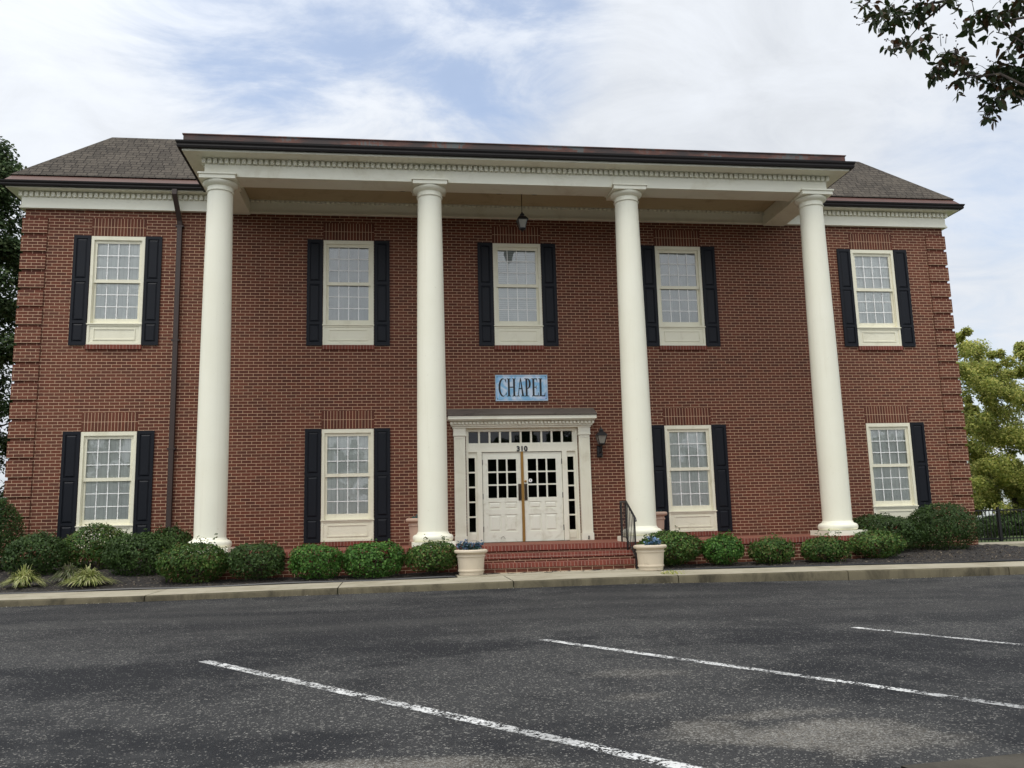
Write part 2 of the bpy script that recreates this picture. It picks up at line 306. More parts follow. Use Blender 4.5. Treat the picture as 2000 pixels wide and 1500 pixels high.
# ------------------------------------------------------------------ mesh helpers
def tag(o, label=None, cat=None, group=None, kind=None):
    for k, v in (('label', label), ('category', cat), ('group', group), ('kind', kind)):
        if v: o[k] = v
    return o
def empty(name, loc, rz=0.0):
    o = bpy.data.objects.new(name, None); COL.objects.link(o); o.location = loc; o.rotation_euler = (0, 0, rz); o.empty_display_size = .2; return o
class MB:
    def __init__(s): s.v = []; s.f = []
    def poly(s, *pts): n = len(s.v); s.v += [tuple(p) for p in pts]; s.f.append(tuple(range(n, n+len(pts)))); return s
    def box(s, x0, x1, y0, y1, z0, z1):
        n = len(s.v); s.v += [(x, y, z) for x in (x0, x1) for y in (y0, y1) for z in (z0, z1)]
        for q in ((0, 1, 3, 2), (4, 6, 7, 5), (0, 4, 5, 1), (2, 3, 7, 6), (0, 2, 6, 4), (1, 5, 7, 3)): s.f.append(tuple(n+i for i in q))
        return s
    def raised(s, x0, x1, z0, z1, yb, yf, ins):
        """bevelled panel field on a face looking to -y"""
        n = len(s.v); s.v += [(x0, yb, z0), (x1, yb, z0), (x1, yb, z1), (x0, yb, z1), (x0+ins, yf, z0+ins), (x1-ins, yf, z0+ins), (x1-ins, yf, z1-ins), (x0+ins, yf, z1-ins)]
        for q in ((0, 1, 5, 4), (1, 2, 6, 5), (2, 3, 7, 6), (3, 0, 4, 7), (4, 5, 6, 7)): s.f.append(tuple(n+i for i in q))
        return s
    def frame(s, x0, x1, z0, z1, y0, y1, wl, wr, wb, wt):
        s.box(x0, x0+wl, y0, y1, z0, z1); s.box(x1-wr, x1, y0, y1, z0, z1)
        if wb: s.box(x0+wl, x1-wr, y0+.0005, y1, z0, z0+wb)
        if wt: s.box(x0+wl, x1-wr, y0+.0005, y1, z1-wt, z1)
        return s
    def lathe(s, prof, c=(0, 0, 0), n=32, cap=True):
        b = len(s.v)
        for r, z in prof:
            for i in range(n): a = 2*pi*i/n; s.v.append((c[0]+r*cos(a), c[1]+r*sin(a), c[2]+z))
        for k in range(len(prof)-1):
            for i in range(n): j = (i+1) % n; s.f.append((b+k*n+i, b+k*n+j, b+(k+1)*n+j, b+(k+1)*n+i))
        if cap:
            s.f.append(tuple(b+i for i in reversed(range(n)))); s.f.append(tuple(b+(len(prof)-1)*n+i for i in range(n)))
        return s
    def tube(s, pts, r, n=8):
        pts = [Vector(p) for p in pts]; rs = r if isinstance(r, (list, tuple)) else [r]*len(pts); b = len(s.v); prev = None
        for k, p in enumerate(pts):
            d = ((pts[min(k+1, len(pts)-1)]-pts[max(k-1, 0)])).normalized()
            u = (prev - prev.dot(d)*d) if prev is not None else d.cross(Vector((0, 0, 1)) if abs(d.z) < .9 else Vector((1, 0, 0)))
            u.normalize(); prev = u; v = d.cross(u)
            for i in range(n): a = 2*pi*i/n; s.v.append(tuple(p+rs[k]*(cos(a)*u+sin(a)*v)))
        for k in range(len(pts)-1):
            for i in range(n): j = (i+1) % n; s.f.append((b+k*n+i, b+k*n+j, b+(k+1)*n+j, b+(k+1)*n+i))
        s.f.append(tuple(b+i for i in reversed(range(n)))); s.f.append(tuple(b+(len(pts)-1)*n+i for i in range(n)))
        return s
    def extrude(s, outline, y0, y1):
        """closed (x,z) outline pushed along y"""
        n = len(s.v); k = len(outline); s.v += [(x, y0, z) for x, z in outline]+[(x, y1, z) for x, z in outline]
        s.f.append(tuple(n+i for i in range(k))); s.f.append(tuple(n+k+i for i in reversed(range(k))))
        for i in range(k): j = (i+1) % k; s.f.append((n+i, n+k+i, n+k+j, n+j))
        return s
    def sweepx(s, prof, xs, dz=None):
        """(y,z) open profile swept along x"""
        n = len(s.v); k = len(prof)
        for x in xs:
            o = dz(x) if dz else 0.0
            s.v += [(x, y, z+o) for y, z in prof]
        for i in range(len(xs)-1):
            for j in range(k-1): a = n+i*k+j; s.f.append((a, a+k, a+k+1, a+1))
        return s
    def build(s, name, m, parent=None, smooth=False, uvfn=None, loc=None):
        me = bpy.data.meshes.new(name); me.from_pydata(s.v, [], s.f); me.materials.append(m); me.update()
        import bmesh
        bm = bmesh.new(); bm.from_mesh(me); bmesh.ops.recalc_face_normals(bm, faces=bm.faces) if not uvfn == 'keep' else None; bm.to_mesh(me); bm.free()
        uvl = me.uv_layers.new(name='UVMap').data
        fn = uvfn if callable(uvfn) else None
        for p in me.polygons:
            nx, ny, nz = (abs(c) for c in p.normal)
            for li in p.loop_indices:
                x, y, z = me.vertices[me.loops[li].vertex_index].co
                if fn: uvl[li].uv = fn(x, y, z, p.normal)
                elif nz > .75: uvl[li].uv = (x, y)
                elif nx > ny: uvl[li].uv = (y, z)
                else: uvl[li].uv = (x, z)
        if smooth: me.shade_smooth(); me.set_sharp_from_angle(angle=radians(35))
        o = bpy.data.objects.new(name, me); COL.objects.link(o)
        if parent: o.parent = parent
        if loc: o.location = loc
        return o
def cards(name, V, nper, m, parent=None, smooth=False):
    """V: (N*nper,3) array; every leaf is one n-gon island"""
    N = len(V)//nper; me = bpy.data.meshes.new(name)
    me.vertices.add(len(V)); me.vertices.foreach_set('co', np.asarray(V, np.float32).ravel())
    me.loops.add(len(V)); me.loops.foreach_set('vertex_index', np.arange(len(V), dtype=np.int32))
    me.polygons.add(N); me.polygons.foreach_set('loop_start', np.arange(0, len(V), nper, dtype=np.int32)); me.polygons.foreach_set('loop_total', np.full(N, nper, np.int32))
    me.update(calc_edges=True); me.validate(); me.materials.append(m)
    o = bpy.data.objects.new(name, me); COL.objects.link(o)
    if parent: o.parent = parent
    return o
def unit(a): return a/np.maximum(np.linalg.norm(a, axis=-1, keepdims=True), 1e-9)
def leaves_at(P, Nrm, L, W, droop=0.0, rng=RNG, tip=None):
    """pointed oval leaves (6-gon, cupped) at P with outward normals Nrm"""
    n = len(P); L = np.broadcast_to(L, n)[:, None]; W = np.broadcast_to(W, n)[:, None]
    nn = unit(Nrm + rng.normal(0, .45, (n, 3)))
    t = tip if tip is not None else rng.normal(0, 1, (n, 3)); t = t + np.array([0, 0, -droop]); t = unit(t - (t*nn).sum(1, keepdims=True)*nn); b = np.cross(nn, t)
    c = .18*W*nn
    pts = [P, P+t*L*.3+b*W*.5+c, P+t*L*.68+b*W*.42+c, P+t*L, P+t*L*.68-b*W*.42+c, P+t*L*.3-b*W*.5+c]
    return np.stack(pts, 1).reshape(-1, 3)
def quads_at(P, Nrm, L, W, rng=RNG):
    n = len(P); L = np.broadcast_to(L, n)[:, None]; W = np.broadcast_to(W, n)[:, None]
    nn = unit(Nrm + rng.normal(0, .5, (n, 3))); t = rng.normal(0, 1, (n, 3)); t = unit(t-(t*nn).sum(1, keepdims=True)*nn); b = np.cross(nn, t)
    return np.stack([P-t*L*.5, P+b*W*.5+nn*W*.1, P+t*L*.5, P-b*W*.5+nn*W*.1], 1).reshape(-1, 3)
def Yp(a, b, y): d = pix(a, b); return CAM + d*(y-CAM[1])/d[1]
def Dp(a, b, dist): d = pix(a, b); return CAM + d/np.linalg.norm(d)*dist

# ------------------------------------------------------------------ ground, lot, kerb, walk
xs = [-60, -40, -25, -18]+[round(-14+.5*i, 2) for i in range(57)]+[18, 25, 40, 60]
ys = [-70, -45, -30, -22, -19, -16, -14, -12, -10, -8, -7, -6, -5.4, -5.0]
lot = MB()
lot.v = [(x, y, za(x, y)) for y in ys for x in xs]; nx = len(xs)
lot.f = [(j*nx+i, j*nx+i+1, (j+1)*nx+i+1, (j+1)*nx+i) for j in range(len(ys)-1) for i in range(nx-1)]
LOT = tag(lot.build('parking_lot', M_ASPH), kind='structure')
def stripe(p, q, wd):
    m = MB(); p, q = np.array(p), np.array(q); L = np.linalg.norm((q-p)[:2]); dx = (q-p)[:2]/L; nrm = np.array([-dx[1], dx[0]])
    K = 24
    for i in range(K+1):
        c = p[:2]+dx*L*i/K
        for sgn in (-.5, .5):
            e = c+nrm*wd*sgn + dx*(.5*sgn*wd if i == 0 else 0); m.v.append((e[0], e[1], za(e[0], e[1])+.005))
    m.f = [(2*i, 2*i+2, 2*i+3, 2*i+1) for i in range(K)]
    o = m.build('parking_line', M_LINE, LOT, uvfn=lambda x, y, z, n: (float(np.dot(np.array([x, y])-p[:2], dx)), float(np.dot(np.array([x, y])-p[:2], nrm))/wd+.5))
    return o
a0, a1 = surf(397, 1291.5), surf(1300, 1492); stripe(a0, a1+(a1-a0)*.25, .13)
b0, b1 = surf(1060, 1250), surf(2000, 1383); stripe(b0, b1+(b1-b0)*.25, .115)
c0, c1 = surf(1667, 1226), surf(2000, 1260.5); stripe(c0, c1+(c1-c0)*3.2, .115)
KX = [-60, -30, -18]+[round(-12+.4*i, 2) for i in range(66)]+[20, 30, 60]
kerb = MB()
joints = [-12.5, -9.7, -6.76, -3.8, -.95, 1.87, 4.93, 7.99, 11.1]
walk = MB(); bounds = [-60]+[v for j in joints for v in (j-.008, j+.008)]+[60]
for i in range(0, len(bounds)-1, 2):
    a, b = bounds[i], bounds[i+1]; seg = [a]+[x for x in KX if a < x < b]+[b]
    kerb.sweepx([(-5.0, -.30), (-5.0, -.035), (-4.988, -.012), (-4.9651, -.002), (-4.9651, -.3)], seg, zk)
    walk.sweepx([(-4.965, .0015), (-4.2, .006), (-3.72, .008), (-3.72, -.2)], seg, zk)
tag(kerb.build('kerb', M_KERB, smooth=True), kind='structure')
walk.box(-1.78, 1.78, -3.719, -3.02, -.7, -.487)
walk.box(11.6, 16.0, -3.719, .2, -.8, -.536)
tag(walk.build('sidewalk', M_WALK), kind='structure')
gy = [-900, -70, -22, -5.4, -4.8, -3.7, 0, 4, 12, 60, 900]; gz = [-1.35, -1.35, -1.35, -.85, -.66, -.60, -.52, -.45, -.45, -.45, -.45]; gx = [-900, -60, -20, 0, 20, 60, 900]
g = MB(); g.v = [(x, y, z) for y, z in zip(gy, gz) for x in gx]
g.f = [(j*7+i, j*7+i+1, (j+1)*7+i+1, (j+1)*7+i) for j in range(len(gy)-1) for i in range(6)]
tag(g.build('ground', M_LAWN), kind='structure')
def bedz(x, y): return -.535 + (.10 if x < -7 else .035)*(y+3.7) + (.02 if y > -3.6 else 0)
bx = np.arange(-15, 11.61, .12); by = np.linspace(-3.70, 0.0, 30); bed = MB()
for y in by:
    for x in bx: bed.v.append((x, y, bedz(x, y)+random.uniform(-.012, .018)*(1 if y > -3.6 else .3)))
nb = len(bx); bed.f = [(j*nb+i, j*nb+i+1, (j+1)*nb+i+1, (j+1)*nb+i) for j in range(len(by)-1) for i in range(nb-1)]
tag(bed.build('mulch_bed', M_MULCH, smooth=True), kind='structure')
path = MB(); path.poly((11.0, .4, -.405), (17.5, .9, -.405), (17.5, 2.0, -.405), (11.0, 1.6, -.405)); path.box(11.0, 17.5, .35, .42, -.55, -.404)
tag(path.build('path', M_WALK), kind='structure')
chipP = np.stack([RNG.uniform(-11, 11.4, 1500), RNG.uniform(-3.68, -2.4, 1500), np.zeros(1500)], 1)
chipP = np.concatenate([chipP, np.stack([RNG.uniform(7, 11.4, 700), RNG.uniform(-2.6, -.2, 700), np.zeros(700)], 1)])
chipP[:, 2] = [bedz(p[0], p[1])+.012 for p in chipP]
M_CHIP = leaf('mulch_chip_colour', [(.015, .012, .010), (.05, .038, .03), (.11, .085, .06), (.30, .25, .18)], .0, .9, .1)
chips = cards('mulch_chips', quads_at(chipP, np.tile([0, 0, 1.0], (len(chipP), 1)), RNG.uniform(.02, .07, len(chipP)), RNG.uniform(.010, .026, len(chipP))), 4, M_CHIP)
tag(chips, kind='stuff')
gp = np.stack([RNG.uniform(-13, 11, 900), -5.012-RNG.exponential(.035, 900), np.zeros(900)], 1); gp = gp[RNG.uniform(size=900) < .35+.65*(np.sin(gp[:, 0]*1.3) > .1)]
gp[:, 2] = [za(p[0], p[1])+.006 for p in gp]
M_GRIT = leaf('kerb_grit_colour', [(.05, .045, .035), (.16, .14, .10), (.30, .27, .20), (.55, .52, .45)], .0, .9, .1)
tag(cards('kerb_grit', quads_at(gp, np.tile([0, 0, 1.0], (len(gp), 1)), RNG.uniform(.008, .035, len(gp)), RNG.uniform(.006, .014, len(gp))), 4, M_GRIT), kind='stuff')
for nm, x0, x1 in (('left', -14.5, -1.83), ('right', 1.86, 11.55)):
    e = MB(); e.tube([(x, -3.69+.012*sin(x*1.7), zk(x)+.018+.008*sin(x*2.3)) for x in np.arange(x0, x1, .35)]+[(x1, -3.69, zk(x1)+.018)], .022, 6)
    tag(e.build('garden_edging', M_BLACK, smooth=True), 'black plastic edging along the mulch bed %s of the front steps' % nm, 'edging', 'plastic edging behind the sidewalk')

# ------------------------------------------------------------------ chapel building
B = tag(empty('chapel_building', (0, 0, 0)), 'two-storey red brick building with four tall white columns and black shutters', 'building')
WX = [-9.0, -3.94, -.02, 3.94, 9.0]; WW = 1.14; WHT = 2.465; ZU, ZL = 4.508, .125; WC = 10.99; ZT = 7.60; DEPTH = 14.0
opens = [(x-WW/2, x+WW/2, z, z+WHT) for x in WX for z in (ZU, ZL) if not (z == ZL and abs(x) < 1)] + [(-1.30, 1.27, 0.0, 2.57)]
xc = sorted({-WC, WC} | {round(v, 4) for o in opens for v in o[:2]}); zc = sorted({-.75, ZT+.5} | {round(v, 4) for o in opens for v in o[2:]})
wall = MB()
def is_open(x, z): return any(a < x < b and c < z < d for a, b, c, d in opens)
for i in range(len(xc)-1):
    for j in range(len(zc)-1):
        if not is_open((xc[i]+xc[i+1])/2, (zc[j]+zc[j+1])/2): wall.poly((xc[i], 0, zc[j]), (xc[i+1], 0, zc[j]), (xc[i+1], 0, zc[j+1]), (xc[i], 0, zc[j+1]))
for a, b, c, d in opens:
    wall.poly((a, 0, c), (a, 0, d), (a, .25, d), (a, .25, c)); wall.poly((b, 0, c), (b, .25, c), (b, .25, d), (b, 0, d)); wall.poly((a, 0, d), (b, 0, d), (b, .25, d), (a, .25, d)); wall.poly((a, 0, c), (a, .25, c), (b, .25, c), (b, 0, c))
for sx in (-1, 1): wall.poly((sx*WC, 0, -.75), (sx*WC, DEPTH, -.75), (sx*WC, DEPTH, ZT+.5), (sx*WC, 0, ZT+.5))
wall.poly((-WC, DEPTH, -.75), (WC, DEPTH, -.75), (WC, DEPTH, ZT+.5), (-WC, DEPTH, ZT+.5))
wall.build('wall', M_BRICK, B, uvfn='keep')
for sx in (-1, 1):
    q = MB()
    for k in range(-1, 19):
        z0 = 7.021-.4133*k; z1 = z0+.344
        if z1 > 7.5: continue
        xa, xb = sorted((sx*(WC+.042), sx*10.505)); q.box(xa, xb, -.036, .62, z0, z1)
    q.build('quoin', M_BRICK, B)

# entablature of the main block: frieze, mouldings, dentils, soffit
def dentil_run(m, x0, x1, y0, y1, z0, z1, pitch=.113, tooth=.072):
    n = int((x1-x0)/pitch); p = (x1-x0-tooth)/max(n, 1)
    for i in range(n+1): m.box(x0+i*p, x0+i*p+tooth, y0, y1, z0, z1)
fr = MB(); fr.box(-11.06, 11.06, -.07, .02, 7.64, 7.83); fr.box(-11.09, 11.09, -.10, .02, 7.575, 7.605); fr.box(-11.075, 11.075, -.085, .02, 7.605, 7.64)
for sx in (-1, 1):
    for xa, za0, zb0 in ((11.06, 7.64, 7.83), (11.09, 7.575, 7.605), (11.075, 7.605, 7.64)): xx = sorted((sx*xa, sx*10.95)); fr.box(xx[0], xx[1], .021, DEPTH, za0+.0007, zb0-.0007)
fr.build('frieze', M_CREAM, B)
dn = MB(); dn.box(-11.055, 11.055, -.065, .02, 7.8305, 7.96); dentil_run(dn, -11.11, 11.11, -.125, -.064, 7.84, 7.945)
for sx in (-1, 1):
    xx = sorted((sx*11.055, sx*10.95)); dn.box(xx[0], xx[1], .021, DEPTH, 7.8315, 7.96)
    for i in range(int(DEPTH/.113)): xx = sorted((sx*11.125, sx*11.054)); dn.box(xx[0], xx[1], .03+i*.113, .10+i*.113, 7.84, 7.945)
dn.build('dentil_course', M_CREAM, B)
sf = MB(); sf.box(-11.31, 11.31, -.30, .02, 7.962, 7.985)
for sx in (-1, 1): xx = sorted((sx*11.31, sx*10.95)); sf.box(xx[0], xx[1], .021, DEPTH+.3, 7.962, 7.985)
sf.build('soffit', M_CREAM, B)
GP = [(0, .0), (-.075, .0), (-.088, .035), (-.082, .065), (-.104, .10), (-.108, .135), (-.094, .135), (-.09, .10), (-.02, .03), (0, .03)]
def gutter(path2, z, name='gutter', hs=.85):
    """K-profile gutter following a plan polyline (outward = right-hand side of travel)"""
    m = MB(); k = len(GP); P = [np.array(p, float) for p in path2]
    for i, p in enumerate(P):
        d0 = unit(P[i]-P[i-1]) if i else unit(P[1]-P[0]); d1 = unit(P[i+1]-P[i]) if i < len(P)-1 else d0
        o0, o1 = np.array([d0[1], -d0[0]]), np.array([d1[1], -d1[0]]); o = unit(o0+o1); o = o/max(.3, float(o@o0))
        for t, h in GP: e = p - o*t; m.v.append((e[0], e[1], z+h*hs))
    for i in range(len(P)-1):
        for j in range(k): a, b = i*k+j, i*k+(j+1) % k; m.f.append((a, a+k, b+k, b))
    m.f.append(tuple(range(k))); m.f.append(tuple((len(P)-1)*k+i for i in range(k)))
    return m.build(name, M_BRONZE, B, uvfn=None)
gutter([(-11.31, DEPTH), (-11.31, -.30), (-7.12, -.30)], 7.985); gutter([(7.12, -.30), (11.31, -.30), (11.31, DEPTH)], 7.985)
# roof: hipped shingle skirt with copper eave strip and flat top
EX, EY, EZ, AX, AY, AZ = 11.36, -.35, 8.10, 9.69, 1.31, 9.93; CXX, CYY, CZZ = 11.23, -.22, 8.27; BY = DEPTH+.35
def ring(x, y, z, yb): return [(-x, y, z), (x, y, z), (x, yb, z), (-x, yb, z)]
def skirt(m, r0, r1):
    for i in range(4): j = (i+1) % 4; m.poly(r0[i], r0[j], r1[j], r1[i])
R0, R1, R2 = ring(EX, EY, EZ, BY), ring(CXX, CYY, CZZ, BY-.17), ring(AX, AY, AZ, BY-1.66)
cs = MB(); skirt(cs, R0, R1); cs.build('copper_eave_strip', M_COPPER2, B)
rf = MB(); skirt(rf, ring(CXX+.03, CYY-.03, CZZ+.012, BY-.14), R2)
rf.poly(*[(x, y, z) for x, y, z in R2]); rf.poly((-EX+.02, EY+.02, EZ-.012), (EX-.02, EY+.02, EZ-.012), (EX-.02, BY-.02, EZ-.012), (-EX+.02, BY-.02, EZ-.012))
def roofuv(x, y, z, n):
    s = z*1.36
    return (y, s) if abs(n.x) > abs(n.y) else ((x, s) if abs(n.z) < .95 else (x, y))
rf.build('roof', M_SHINGLE, B, uvfn=roofuv)

# portico: beams, ceiling, roof deck with copper fascia
PX, PY, PB = 6.695, -2.25, .54; ZA = 7.53
be = MB(); be.box(-PX, PX, PY, PY+PB, ZA, 7.785)
for sx in (-1, 1): xx = sorted((sx*PX, sx*(PX-PB))); be.box(xx[0], xx[1], PY+PB, -.072, ZA+.0006, 7.785)
be.build('portico_beam', M_CREAM, B)
pd = MB(); pd.box(-PX+.004, PX-.004, PY+.004, PY+PB-.02, 7.786, 7.93); dentil_run(pd, -PX-.05, PX+.05, PY-.062, PY+.0045, 7.795, 7.898)
for sx in (-1, 1):
    xx = sorted((sx*(PX-.004), sx*(PX-PB+.02))); pd.box(xx[0], xx[1], PY+PB-.02, -.14, 7.7865, 7.93)
    for i in range(18): xx = sorted((sx*(PX+.062), sx*(PX-.0045))); pd.box(xx[0], xx[1], PY+.045+i*.113, PY+.117+i*.113, 7.795, 7.898)
pd.build('portico_dentil_course', M_CREAM, B)
ps = MB(); ps.box(-7.06, 7.06, -2.615, PY+.01, 7.905, 7.93)
for sx in (-1, 1): xx = sorted((sx*7.06, sx*(PX-.01))); ps.box(xx[0], xx[1], PY+.0105, -.31, 7.905, 7.93)
ps.box(-7.06, 7.06, -2.614, -2.59, 7.9305, 7.99)
ps.build('portico_soffit', M_CREAM, B)
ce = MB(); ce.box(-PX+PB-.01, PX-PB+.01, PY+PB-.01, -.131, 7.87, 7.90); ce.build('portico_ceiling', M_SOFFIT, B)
gutter([(-7.06, -.32), (-7.06, -2.615), (7.06, -2.615), (7.06, -.32)], 7.945, 'portico_gutter', 1.04)
dk = MB(); dk.box(-7.05, 7.05, -2.585, .9, 7.935, 8.07); dk.build('portico_roof_deck', M_BRONZE, B)
cf = MB(); cf.box(-7.08, 7.08, -2.46, -2.42, 8.071, 8.315)
for sx in (-1, 1): xx = sorted((sx*7.08, sx*7.04)); cf.box(xx[0], xx[1], -2.419, .3, 8.071, 8.314)
cf.box(-7.10, 7.10, -2.48, -2.41, 8.3155, 8.335)
cf.build('copper_fascia', M_COPPER, B)
for x in (-.52, .30, 2.6, -2.7): MB().lathe([(.001, 7.872), (.085, 7.8685), (.10, 7.866), (.10, 7.862), (.075, 7.862), (.07, 7.868)], (x, -.95, 0), 20, False).build('recessed_light', M_BRONZE, B, smooth=True)

# columns
def column(x):
    prof = [(.302, .275)]
    for i in range(15):
        t = i/14; z = .33+t*(7.26-.33); r = .300-(.300-.250)*max(0, (t-.25)/.75)**1.35; prof.append((r, z))
    c = MB().lathe(prof, (0, 0, 0), 48).build('column', M_COLUMN, B, smooth=True, loc=(x, PY+PB/2, 0))
    b = MB(); b.box(-.42, .42, -.42, .42, .0, .105)
    tor = [(.30, .105)]+[(.345+.062*cos(a), .178+.072*sin(a)) for a in np.linspace(-pi/2, pi/2, 12)]+[(.345, .255), (.325, .262), (.318, .278), (.303, .30)]
    b.lathe(tor, (0, 0, 0), 48); b.build('base', M_COLUMN, c, smooth=True)
    k = MB(); k.lathe([(.252, 7.255), (.272, 7.265), (.275, 7.282), (.256, 7.292), (.256, 7.365), (.285, 7.378), (.325, 7.405), (.345, 7.435), (.345, 7.458), (.33, 7.468)], (0, 0, 0), 48)
    k.box(-.355, .355, -.355, .355, 7.468, 7.548); k.box(-.38, .38, -.38, .38, 7.5485, 7.583); k.build('capital', M_COLUMN, c, smooth=True)
    return c
col0 = column(-6.43)
def copy_tree(o, parent=None):
    c = o.copy(); COL.objects.link(c)
    if parent: c.parent = parent
    for ch in list(o.children): copy_tree(ch, c)
    return c
for x in (-2.145, 2.145, 6.43): c = copy_tree(col0, B); c.location = (x, PY+PB/2, 0)

# windows (local origin: middle of the opening's foot, y=0 on the brick face)
def shutter_mb(x0, x1):
    m = MB(); y0, y1 = -.034, -.004; zb, zt = -.015, WHT+.012; H = zt-zb
    m.box(x0, x1, -.016, y1, zb, zt)
    m.frame(x0, x1, zb, zt, y0, -.0165, .058, .058, .075, .07)
    zr = [zb+.075, zb+.49, zb+.545, zb+1.435, zb+1.50, zt-.07]
    m.box(x0+.058, x1-.058, y0+.0007, -.0165, zr[1], zr[2]); m.box(x0+.058, x1-.058, y0+.0007, -.0165, zr[3], zr[4])
    for a, b in ((0, 1), (2, 3), (4, 5)): m.raised(x0+.072, x1-.072, zr[a]+.014, zr[b]-.014, -.0165, -.032, .03)
    return m
def window(x, z, blind_mat, left=True, right=True):
    hw = WW/2; W0 = MB(); W0.frame(-hw, hw, .47, WHT, -.018, .12, .062, .062, 0, .085); W0.frame(-hw+.062, hw-.062, .48, WHT-.085, .012, .12, .016, .016, 0, .02)
    W0.box(-hw-.012, hw+.012, -.045, .12, .448, .472)
    wn = W0.build('window', M_SASH, B, loc=(x, 0, z))
    p = MB(); p.box(-hw, hw, -.006, .10, .0, .447); p.frame(-hw, hw, .0, .447, -.022, -.0062, .05, .05, .05, .035)
    p.frame(-hw+.13, hw-.13, .10, .36, -.020, -.0062, .022, .022, .022, .022); p.build('apron_panel', M_SASH, wn)
    xi = hw-.078; g0 = xi-.043
    us = MB(); us.frame(-xi, xi, 1.405, 2.365, .022, .055, .043, .043, .075, .055); us.build('upper_sash', M_SASH, wn)
    ls = MB(); ls.frame(-xi, xi, .4725, 1.462, .058, .092, .043, .043, .122, .045); ls.build('lower_sash', M_SASH, wn)
    for z0, z1, y in ((1.48, 2.31, .036), (.5945, 1.417, .072)):
        gl = MB(); gl.box(-g0-.004, g0+.004, y, y+.004, z0-.004, z1+.004); gl.build('pane', M_GLASS if (z > 1 and abs(x) < 5) else M_GLASS_LOW, wn)
        gr = MB()
        for i in (1, 2, 3): xx = -g0+2*g0*i/4; gr.box(xx-.0095, xx+.0095, y-.006, y-.001, z0, z1)
        for i in (1, 2): zz_ = z0+(z1-z0)*i/3; gr.box(-g0, g0, y-.0055, y-.0015, zz_-.0095, zz_+.0095)
        gr.build('grille', M_GRILLE, wn)
    bl = MB(); bl.poly((-hw+.02, .084, .45), (hw-.02, .084, .45), (hw-.02, .084, WHT-.02), (-hw+.02, .084, WHT-.02)); bl.box(-hw+.02, hw-.02, .122, .126, .45, WHT-.02); bl.build('window_blind', blind_mat, wn)
    for sd_, on in ((-1, left), (1, right)):
        if on:
            xa, xb = sorted((sd_*(hw+.012), sd_*(hw+.012+.352))); shutter_mb(xa, xb).build('shutter', M_SHUT, wn)
    ln = MB(); ln.box(-hw-.01, hw+.01, -.006, .05, WHT+.012, WHT+.418)
    ln.build('lintel', M_SOLDIER, wn, uvfn=lambda X, Y, Z, n: (Z-WHT-.008, X-.0345))
    sl = MB(); sl.box(-hw-.015, hw+.015, -.038, .05, -.105, -.003); sl.build('sill', M_STEP, wn, uvfn=lambda X, Y, Z, n: (Z+.155, X))
    return wn
for i, x in enumerate(WX):
    window(x, ZU, (M_BLIND, M_BLIND_DK, M_SLAT, M_BLIND_DK, M_BLIND)[i])
    if i != 2: window(x, ZL, M_BLIND, left=(i != 4))

# entrance: pilasters, canopy, transom, sidelights, double door
E0 = MB()
E0.frame(-1.30, 1.27, 0.0, 2.575, -.02, .14, .045, .045, 0, .075)
for a, b in ((-1.055, -.945), (.905, 1.015)): E0.box(a, b, -.012, .14, 0.0, 2.03)
E0.box(-1.255, 1.225, -.011, .14, 2.031, 2.205)
EN = E0.build('entrance_surround', M_CREAM, B)
for xa, xb in ((-1.59, -1.312), (1.282, 1.56)):
    p = MB(); p.box(xa+.014, xb-.014, -.10, .0, .165, 2.385)
    nfl = 5; iw = (xb-xa-.07)/nfl
    p.box(xa+.014, xa+.035, -.112, -.1003, .165, 2.385); p.box(xb-.035, xb-.014, -.112, -.1003, .165, 2.385)
    for i in range(nfl-1): xx = xa+.035+iw*(i+1); p.box(xx-.009, xx+.009, -.112, -.1003, .21, 2.34)
    p.box(xa+.035, xb-.035, -.1125, -.1003, .165, .21); p.box(xa+.035, xb-.035, -.1125, -.1003, 2.34, 2.385)
    p.box(xa, xb, -.128, .0, 0.0, .164); p.box(xa, xb, -.128, .0, 2.386, 2.57); p.box(xa-.008, xb+.008, -.136, .0, 2.40, 2.425)
    p.build('pilaster', M_CREAM, EN)
cn = MB(); cn.box(-1.61, 1.58, -.15, .0, 2.571, 2.61); cn.box(-1.64, 1.61, -.19, .0, 2.611, 2.64); cn.box(-1.655, 1.625, -.195, .0, 2.641, 2.72); dentil_run(cn, -1.665, 1.635, -.245, -.194, 2.647, 2.706, .085, .05)
cn.box(-1.69, 1.65, -.30, .0, 2.721, 2.745); cn.box(-1.715, 1.675, -.345, .0, 2.746, 2.825); cn.build('canopy_cornice', M_CREAM, EN)
cr = MB(); prof = [(-.36, 2.826), (-.375, 2.836), (-.37, 2.862), (-.02, 3.02), (-.001, 3.02), (-.001, 2.826)]
cr.sweepx(prof+[prof[0]], [-1.72, 1.68]); cr.poly(*[(-1.72, y, z) for y, z in prof]); cr.poly(*[(1.68, y, z) for y, z in prof])
cr.build('canopy_roof', simple('weathered_flashing', srgb(92, 84, 76), .8, .2, 4, stain=srgb(50, 44, 40), stain_amt=.7, stain_scale=3), EN)
tr = MB(); x0, x1 = -1.24, 1.16; tr.frame(x0-.045, x1+.065, 2.206, 2.499, .0, .10, .045, .065, .03, .004)
for i in range(1, 10): xx = x0+(x1-x0)*i/10; tr.box(xx-.021, xx+.021, .002, .06, 2.236, 2.495)
T = tr.build('transom', M_CREAM, EN); MB().box(x0, x1, .05, .054, 2.23, 2.498).build('pane', M_DOORGLASS, T)
